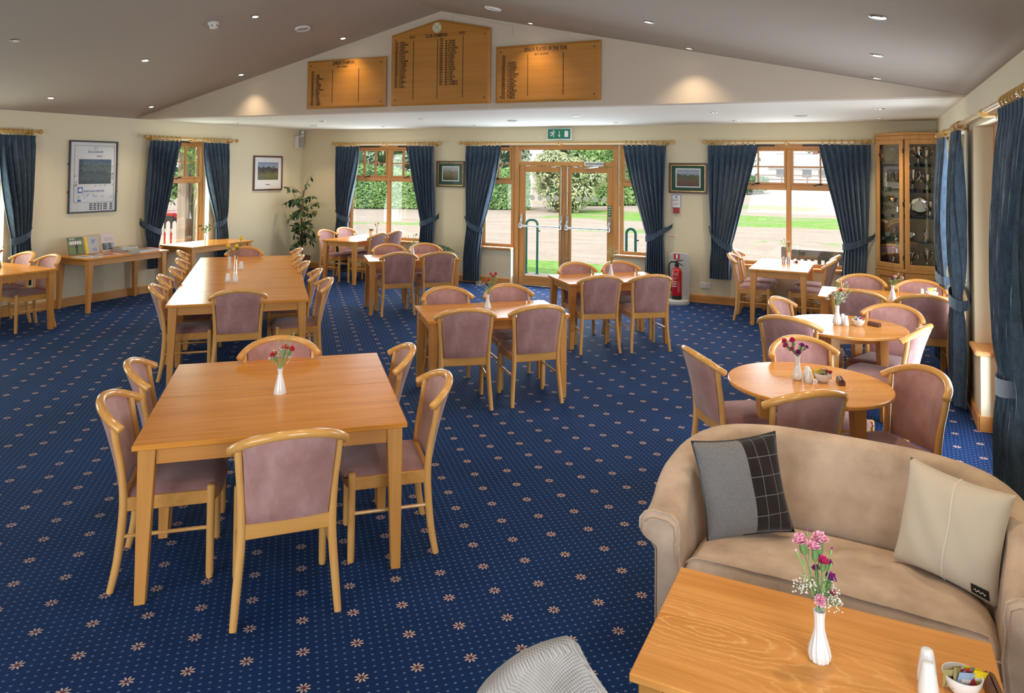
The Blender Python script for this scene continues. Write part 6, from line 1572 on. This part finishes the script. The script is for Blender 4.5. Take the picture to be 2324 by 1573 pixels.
sachets(-0.125, 6.914, TZ, ['s_olive', 's_white', 's_brown', 's_blue', 's_red'], 'sachets on the farther round table', 'on the farther round table', 5)
menu_block(-0.005, 6.965, TZ, 1.0, 'dark wooden menu holder lying on the farther round table')
vase('pear', -0.435, 4.97, TZ, .147, 'smooth white pear shaped vase on the nearer round table')
posy('magenta and purple carnations on the nearer round table', -0.435, 4.97, TZ + .147, [('f_mag', .019, -.08, .09), ('f_mag', .018, -.074, .066), ('f_mag', .020, -.036, .098), ('f_mag', .019, -.027, .036), ('f_purple', .017, -.003, .028), ('f_purple', .018, .027, .064), ('f_purple', .014, .062, .05)], [(None, .008, .008, .07)], [], 9)
shaker(-0.366, 4.938, TZ, 'front white shaker on the nearer round table'); shaker(-0.380, 5.000, TZ, 'rear white shaker, half hidden, on the nearer round table')
bowl(-0.290, 4.992, TZ, 'white round bowl of yellow sachets on the nearer round table')
sachets(-0.290, 4.992, TZ, ['s_yellow', 's_yellow', 's_olive', 's_brown', 's_red', 's_blue', 's_red'], 'sachets on the nearer round table', 'on the nearer round table', 6, .03)
menu_block(-0.190, 5.005, TZ, .20, 'dark wooden menu holder on the nearer round table')
CZ = 0.55
vase('swirl', -0.156, 2.494, CZ, .151, 'white vase with spiral fluting on the low coffee table')
posy('pink, magenta and purple carnations with white spray on the coffee table', -0.156, 2.494, CZ + .151, [('f_pink', .023, -.055, .208), ('f_pink', .022, -.016, .192), ('f_pink', .024, .004, .212), ('f_mag', .017, .006, .154), ('f_purple', .013, .034, .136), ('f_purple', .013, -.004, .118), ('f_purple', .018, .037, .094), ('f_pink', .018, -.004, .038), ('f_mag', .011, .04, .052)],
     [('f_lilac', .009, -.072, .178), ('f_purple', .008, .032, .186), ('f_purple', .008, -.03, .225), (None, .007, -.042, .14), (None, .007, .028, .15)], [(-.055, .07, 46, .022), (-.035, .09, 26, .02), (.035, .045, 60, .026), (.05, .015, 40, .022), (.01, .025, 26, .022), (.03, .085, 26, .02)], 10)
shaker(0.133, 2.468, CZ, 'front white shaker with pour holes on the coffee table', .098); shaker(0.134, 2.535, CZ, 'rear white shaker on the coffee table, behind the other', .098)
bowl(0.222, 2.528, CZ, 'white bowl crammed with sachets on the coffee table', .052, .055)
sachets(0.222, 2.528, CZ, ['s_olive', 's_olive', 's_olive', 's_blue', 's_red', 's_grey', 's_yellow', 's_yellow'], 'sachets on the coffee table', 'on the coffee table', 11, .034)
menu_block(0.300, 2.56, CZ, .12, 'dark wooden menu holder at the edge of the coffee table')


# yellow roses on the long table
def rose(par, base, head, seed):
    rr = random.Random(seed); f = bpy.data.objects.new('rose', None); C.objects.link(f); f.parent = par; base, head = Vector(base), Vector(head); s = MB().tube([base, (base + head) / 2 + Vector((.01, 0, 0)), head], .0028, 5); s.obj('stem', M_['stem'], f)
    pt = MB(); pt.grid(lambda u, v: (head.x + .024 * math.sin(PI * (.1 + .78 * v)) * math.cos(6.283 * u + v) * (1 + .1 * math.sin(15 * u)), head.y + .024 * math.sin(PI * (.1 + .78 * v)) * math.sin(6.283 * u + v), head.z + .052 * (v - .3)), 15, 6, True)
    pt.grid(lambda u, v: (head.x + .014 * math.cos(6.283 * u), head.y + .014 * math.sin(6.283 * u), head.z + .012 + .026 * v), 9, 2, True); pt.obj('petals', M_['f_yellow'], f, fix=False, sharp=60)
    lv = MB()
    for k in range(9):
        p = base + (head - base) * (.35 + .6 * k / 9); a = rr.uniform(0, 6.28); d = Vector((math.cos(a), math.sin(a), rr.uniform(-.5, .3))); sd_ = d.cross(Vector((0, 0, 1))).normalized(); l = rr.uniform(.05, .08)
        lv.add([p, p + d * l * .5 + sd_ * l * .32, p + d * l, p + d * l * .5 - sd_ * l * .32], [(0, 1, 2, 3)])
    lv.obj('leaves', M_['leaf'], f, fix=False, sharp=0)
def glass_mat():
    t = NT('vase_glass'); return t.set(col=(.95, .98, .97), rough=.03, trans=1.0, ior=1.3)
M_['vglass'] = glass_mat()
vase('slim', -7.187, 6.755, TZ, .155, 'left slim white vase with one yellow rose on the long table')
vase('slim', -7.12, 6.795, TZ, .17, 'clear glass vase with two yellow roses on the long table', M_['vglass'])
shaker(-7.06, 6.82, TZ, 'tall white shaker right of the glass vase on the long table', .10)
shaker(-6.405, 5.998, TZ, 'left of the two white shakers nearer on the long table', .10); shaker(-6.335, 6.04, TZ, 'right of the two white shakers nearer on the long table', .10)
ro = thing('yellow_roses', 'two yellow roses with dark leaves in the clear vase on the long table', 'flowers', (-7.12, 6.795, TZ + .12), 0)
rose(ro, (0, 0, 0), CR * .058 + Vector((0, 0, .25)), 1); rose(ro, (0, 0, 0), CR * .012 + CF * -.02 + Vector((0, 0, .155)), 2)
ro = thing('yellow_roses', 'single small yellow rose in the left white vase on the long table', 'flowers', (-7.187, 6.755, TZ + .12), 0); rose(ro, (0, 0, 0), CR * -.02 + Vector((0, 0, .16)), 3)
vase('slim', -10.02, 8.90, TZ, .15, 'clear glass vase on the side table before the left-hand window', M_['vglass'])
sg_ = thing('leaf_sprig', 'dark green leafy sprig in the glass vase at the left-hand window', 'flowers', (-10.02, 8.90, TZ + .10), 0); lv = MB(); rr = random.Random(8); sm_ = MB()
for k, (dx, dz) in enumerate(((-.09, .17), (.03, .22), (.05, .15), (.01, .12))):
    e = CR * dx + Vector((0, 0, dz)); sm_.tube([(0, 0, 0), e * .5 + Vector((0, 0, .02)), e], .002, 4)
    for j in range(6):
        p = e * (.5 + .5 * j / 5); d = (CR * rr.uniform(-1, 1) + Vector((0, 0, rr.uniform(-.3, .8))) + CF * rr.uniform(-.6, .6)).normalized(); s2 = d.cross(CF).normalized(); lv.add([p, p + d * .022 + s2 * .014, p + d * .048, p + d * .022 - s2 * .014], [(0, 1, 2, 3)])
lv.obj('leaves', M_['leaf'], sg_, fix=False, sharp=0); sm_.obj('stems', M_['stem'], sg_)
vase('plain', -9.70, 5.46, TZ, .15, 'grey-white vase on the table at the left edge', flat('grey_pot', (.30, .29, .28), .5))
posy('dark red and green posy on the table at the left edge', -9.70, 5.46, TZ + .15, [('f_red', .018, .0, .075), ('f_red', .016, .03, .05)], [(None, .010, .05, .11), (None, .01, -.03, .10), ('f_white', .009, .02, .1)], [], 12)


# ------------------------------------------------------------------ brochures on the side table
def book(lb, x, y, z, w, d, h, rot, col, grp='brochures and magazines on the side table', edge='paper', tiltx=0.0):
    t = thing('magazine', lb, 'magazine', (x, y, z + .0004), rot, grp)
    MB().box((0, 0, h * .5), (d - .004, w - .004, h - .0012)).obj('pages', M_[edge], t, sharp=0)
    c = flat('cover_' + lb[:14], col, .3)
    MB().box((0, 0, h - .0004), (d, w, .0008)).obj('cover', c, t, sharp=0); MB().box((0, 0, .0004), (d, w, .0008)).obj('cover', c, t, sharp=0)
    MB().box((-d / 2, 0, h / 2), (.0012, w, h)).obj('spine', c, t, sharp=0)
    MB().box((d * .05, 0, h + .0004), (d * .55, w * .5, .0006)).obj('cover_print', M_['s_white'] if sum(col) < .9 else M_['s_grey'], t, sharp=0)
    return t
def standing(lb, y, w, hgt, th, col, build):
    t = thing('brochure', lb, 'brochure', (-10.07, y, TZ + .003), 0); t.rotation_euler = (0, -.26, 0)
    MB().box((-th / 2, 0, hgt / 2), (th, w - .004, hgt - .004)).obj('pages', M_['paper'], t, sharp=0)
    MB().box((.0008, 0, hgt / 2), (.0016, w, hgt)).obj('front_cover', col, t, sharp=0); MB().box((-th - .0008, 0, hgt / 2), (.0016, w, hgt)).obj('back_cover', col, t, sharp=0)
    build(t); return t
def flatpoly(t, nm, pts, mat, d=.0022): MB().add([(d, a, b) for a, b in pts], [tuple(range(len(pts)))]).obj(nm, mat, t, fix=False, sharp=0)
def cov1(t):
    flatpoly(t, 'cover_photo', [(-.10, .02), (.10, .02), (.10, .12), (-.10, .12)], flat('cover_grass', (.14, .20, .06), .4)); flatpoly(t, 'cover_photo', [(-.10, .12), (.10, .12), (.10, .21), (-.10, .21)], art('cover_house', [(0, (.05, .09, .04)), (.5, (.35, .36, .33)), (1, (.12, .17, .1))], 4, 2, .12, .21), .0021)
    for k in range(5): flatpoly(t, 'house_front', [(-.075 + k * .033, .15), (-.055 + k * .033, .15), (-.055 + k * .033, .195), (-.075 + k * .033, .195)], M_['paper'], .0025)
    flatpoly(t, 'golfer_print', [(-.005, .02), (.02, .02), (.022, .09), (.035, .12), (.02, .14), (.018, .155), (.006, .155), (.004, .14), (-.012, .115), (-.002, .09)], M_['black'], .0028)
    text('GOLF', .035, M_['paper'], t, (.0030, -.09, .218), RL, bold=True)
def cov2(t):
    for k in range(4): flatpoly(t, 'cover_text', [(-.02, .19 - .016 * k), (.05 - .01 * k, .19 - .016 * k), (.05 - .01 * k, .198 - .016 * k), (-.02, .198 - .016 * k)], M_['bluepaper'])
    for k in range(3): flatpoly(t, 'figure_print', [(-.01 + .022 * k, .035), (0 + .022 * k, .035), (-.001 + .022 * k, .075), (-.008 + .022 * k, .075)], M_['bluepaper'])
def cov3(t):
    flatpoly(t, 'cover_photo', [(-.095, .03), (.10, .03), (.10, .13), (-.095, .13)], art('cover_dark', [(0, (.03, .03, .035)), (.4, (.2, .24, .28)), (.6, (.05, .05, .05)), (1, (.5, .55, .6))], 9, 1, -.09, .1)); 
    for k in range(3): flatpoly(t, 'cover_text', [(-.06, .20 - .02 * k), (.08, .20 - .02 * k), (.08, .206 - .02 * k), (-.06, .206 - .02 * k)], M_['s_grey'])
standing('standing brochure with a golfer and green course on its cover, leftmost upright one', 6.71, .225, .25, .006, flat('cover_olive', (.10, .15, .07), .3), cov1)
yb = thing('ring_binder', 'bright yellow narrow book standing between two upright brochures', 'book', (-10.055, 6.858, TZ + .003), 0); yb.rotation_euler = (0, -.26, 0); MB().box((-.006, 0, .122), (.012, .04, .244)).obj('cover', M_['s_yellow'], yb, bevel=.002); MB().box((-.006, .0, .2445), (.009, .034, .002)).obj('pages', M_['paper'], yb, sharp=0)
standing('standing grey brochure with blue text, beside the yellow book', 6.965, .165, .24, .004, flat('cover_grey', (.42, .43, .46), .35), cov2)
standing('standing pale magazine with a dark cover photo, rightmost upright one', 7.20, .20, .27, .008, flat('cover_pale', (.60, .52, .54), .3), cov3)
book('open white leaflet spread at the left end of the side table', -9.80, 6.63, TZ, .22, .26, .006, .1, (.62, .62, .70)); book('white booklet at the front left of the side table', -9.66, 6.70, TZ, .15, .21, .004, -.3, (.68, .66, .72))
book('dark brown folder on the side table in front of the golfer brochure', -9.80, 6.86, TZ, .16, .24, .009, .05, (.10, .05, .03))
book('flat red magazine in the middle of the side table', -9.72, 7.06, TZ, .20, .24, .005, .2, (.38, .03, .04)); book('blue-grey leaflet next to the red magazine', -9.62, 7.24, TZ, .15, .20, .003, -.25, (.28, .36, .42))
for k, (c, r, w) in enumerate((((.03, .08, .06), .12, 'bottom dark green magazine of the tall pile behind'), ((.06, .09, .07), -.05, 'second magazine up in the tall dark pile behind'), ((.22, .22, .20), .18, 'third magazine up in the tall dark pile behind'), ((.04, .07, .09), .02, 'fourth magazine up in the tall dark pile behind'), ((.10, .13, .10), -.1, 'topmost magazine of the tall dark pile behind'))): book(w, -9.97, 7.38, TZ + .0125 * k, .27, .21, .012, r, c)
for k, (c, r, w) in enumerate((((.45, .47, .42), .05, 'bottom magazine of the pale front pile'), ((.16, .20, .15), -.08, 'middle magazine of the pale front pile'), ((.35, .34, .25), .1, 'top magazine of the pale front pile'))): book(w, -9.70, 7.42, TZ + .0115 * k, .20, .26, .011, r, c)
for k, (c, r, w) in enumerate((((.62, .62, .58), .02, 'bottom magazine of the small pile toward the right end'), ((.30, .26, .20), .12, 'middle magazine of the small pile toward the right end'), ((.40, .15, .12), -.1, 'red-brown top magazine of the small pile toward the right end'))): book(w, -9.76, 7.62 + .01 * k, TZ + .0105 * k, .17, .24, .010, r, c)
book('thin red leaflet at the far right end of the side table', -9.98, 7.68, TZ, .14, .20, .004, .3, (.42, .08, .09))

# lettering as mesh
dg = bpy.context.evaluated_depsgraph_get()
for o in [o for o in bpy.data.objects if o.type == 'FONT']:
    me = bpy.data.meshes.new_from_object(o.evaluated_get(dg)); n = bpy.data.objects.new('lettering', me); C.objects.link(n)
    n.parent = o.parent; n.location = o.location; n.rotation_euler = o.rotation_euler; n.scale = o.scale
    if not me.materials: me.materials.append(o.data.materials[0])
    bpy.data.objects.remove(o)
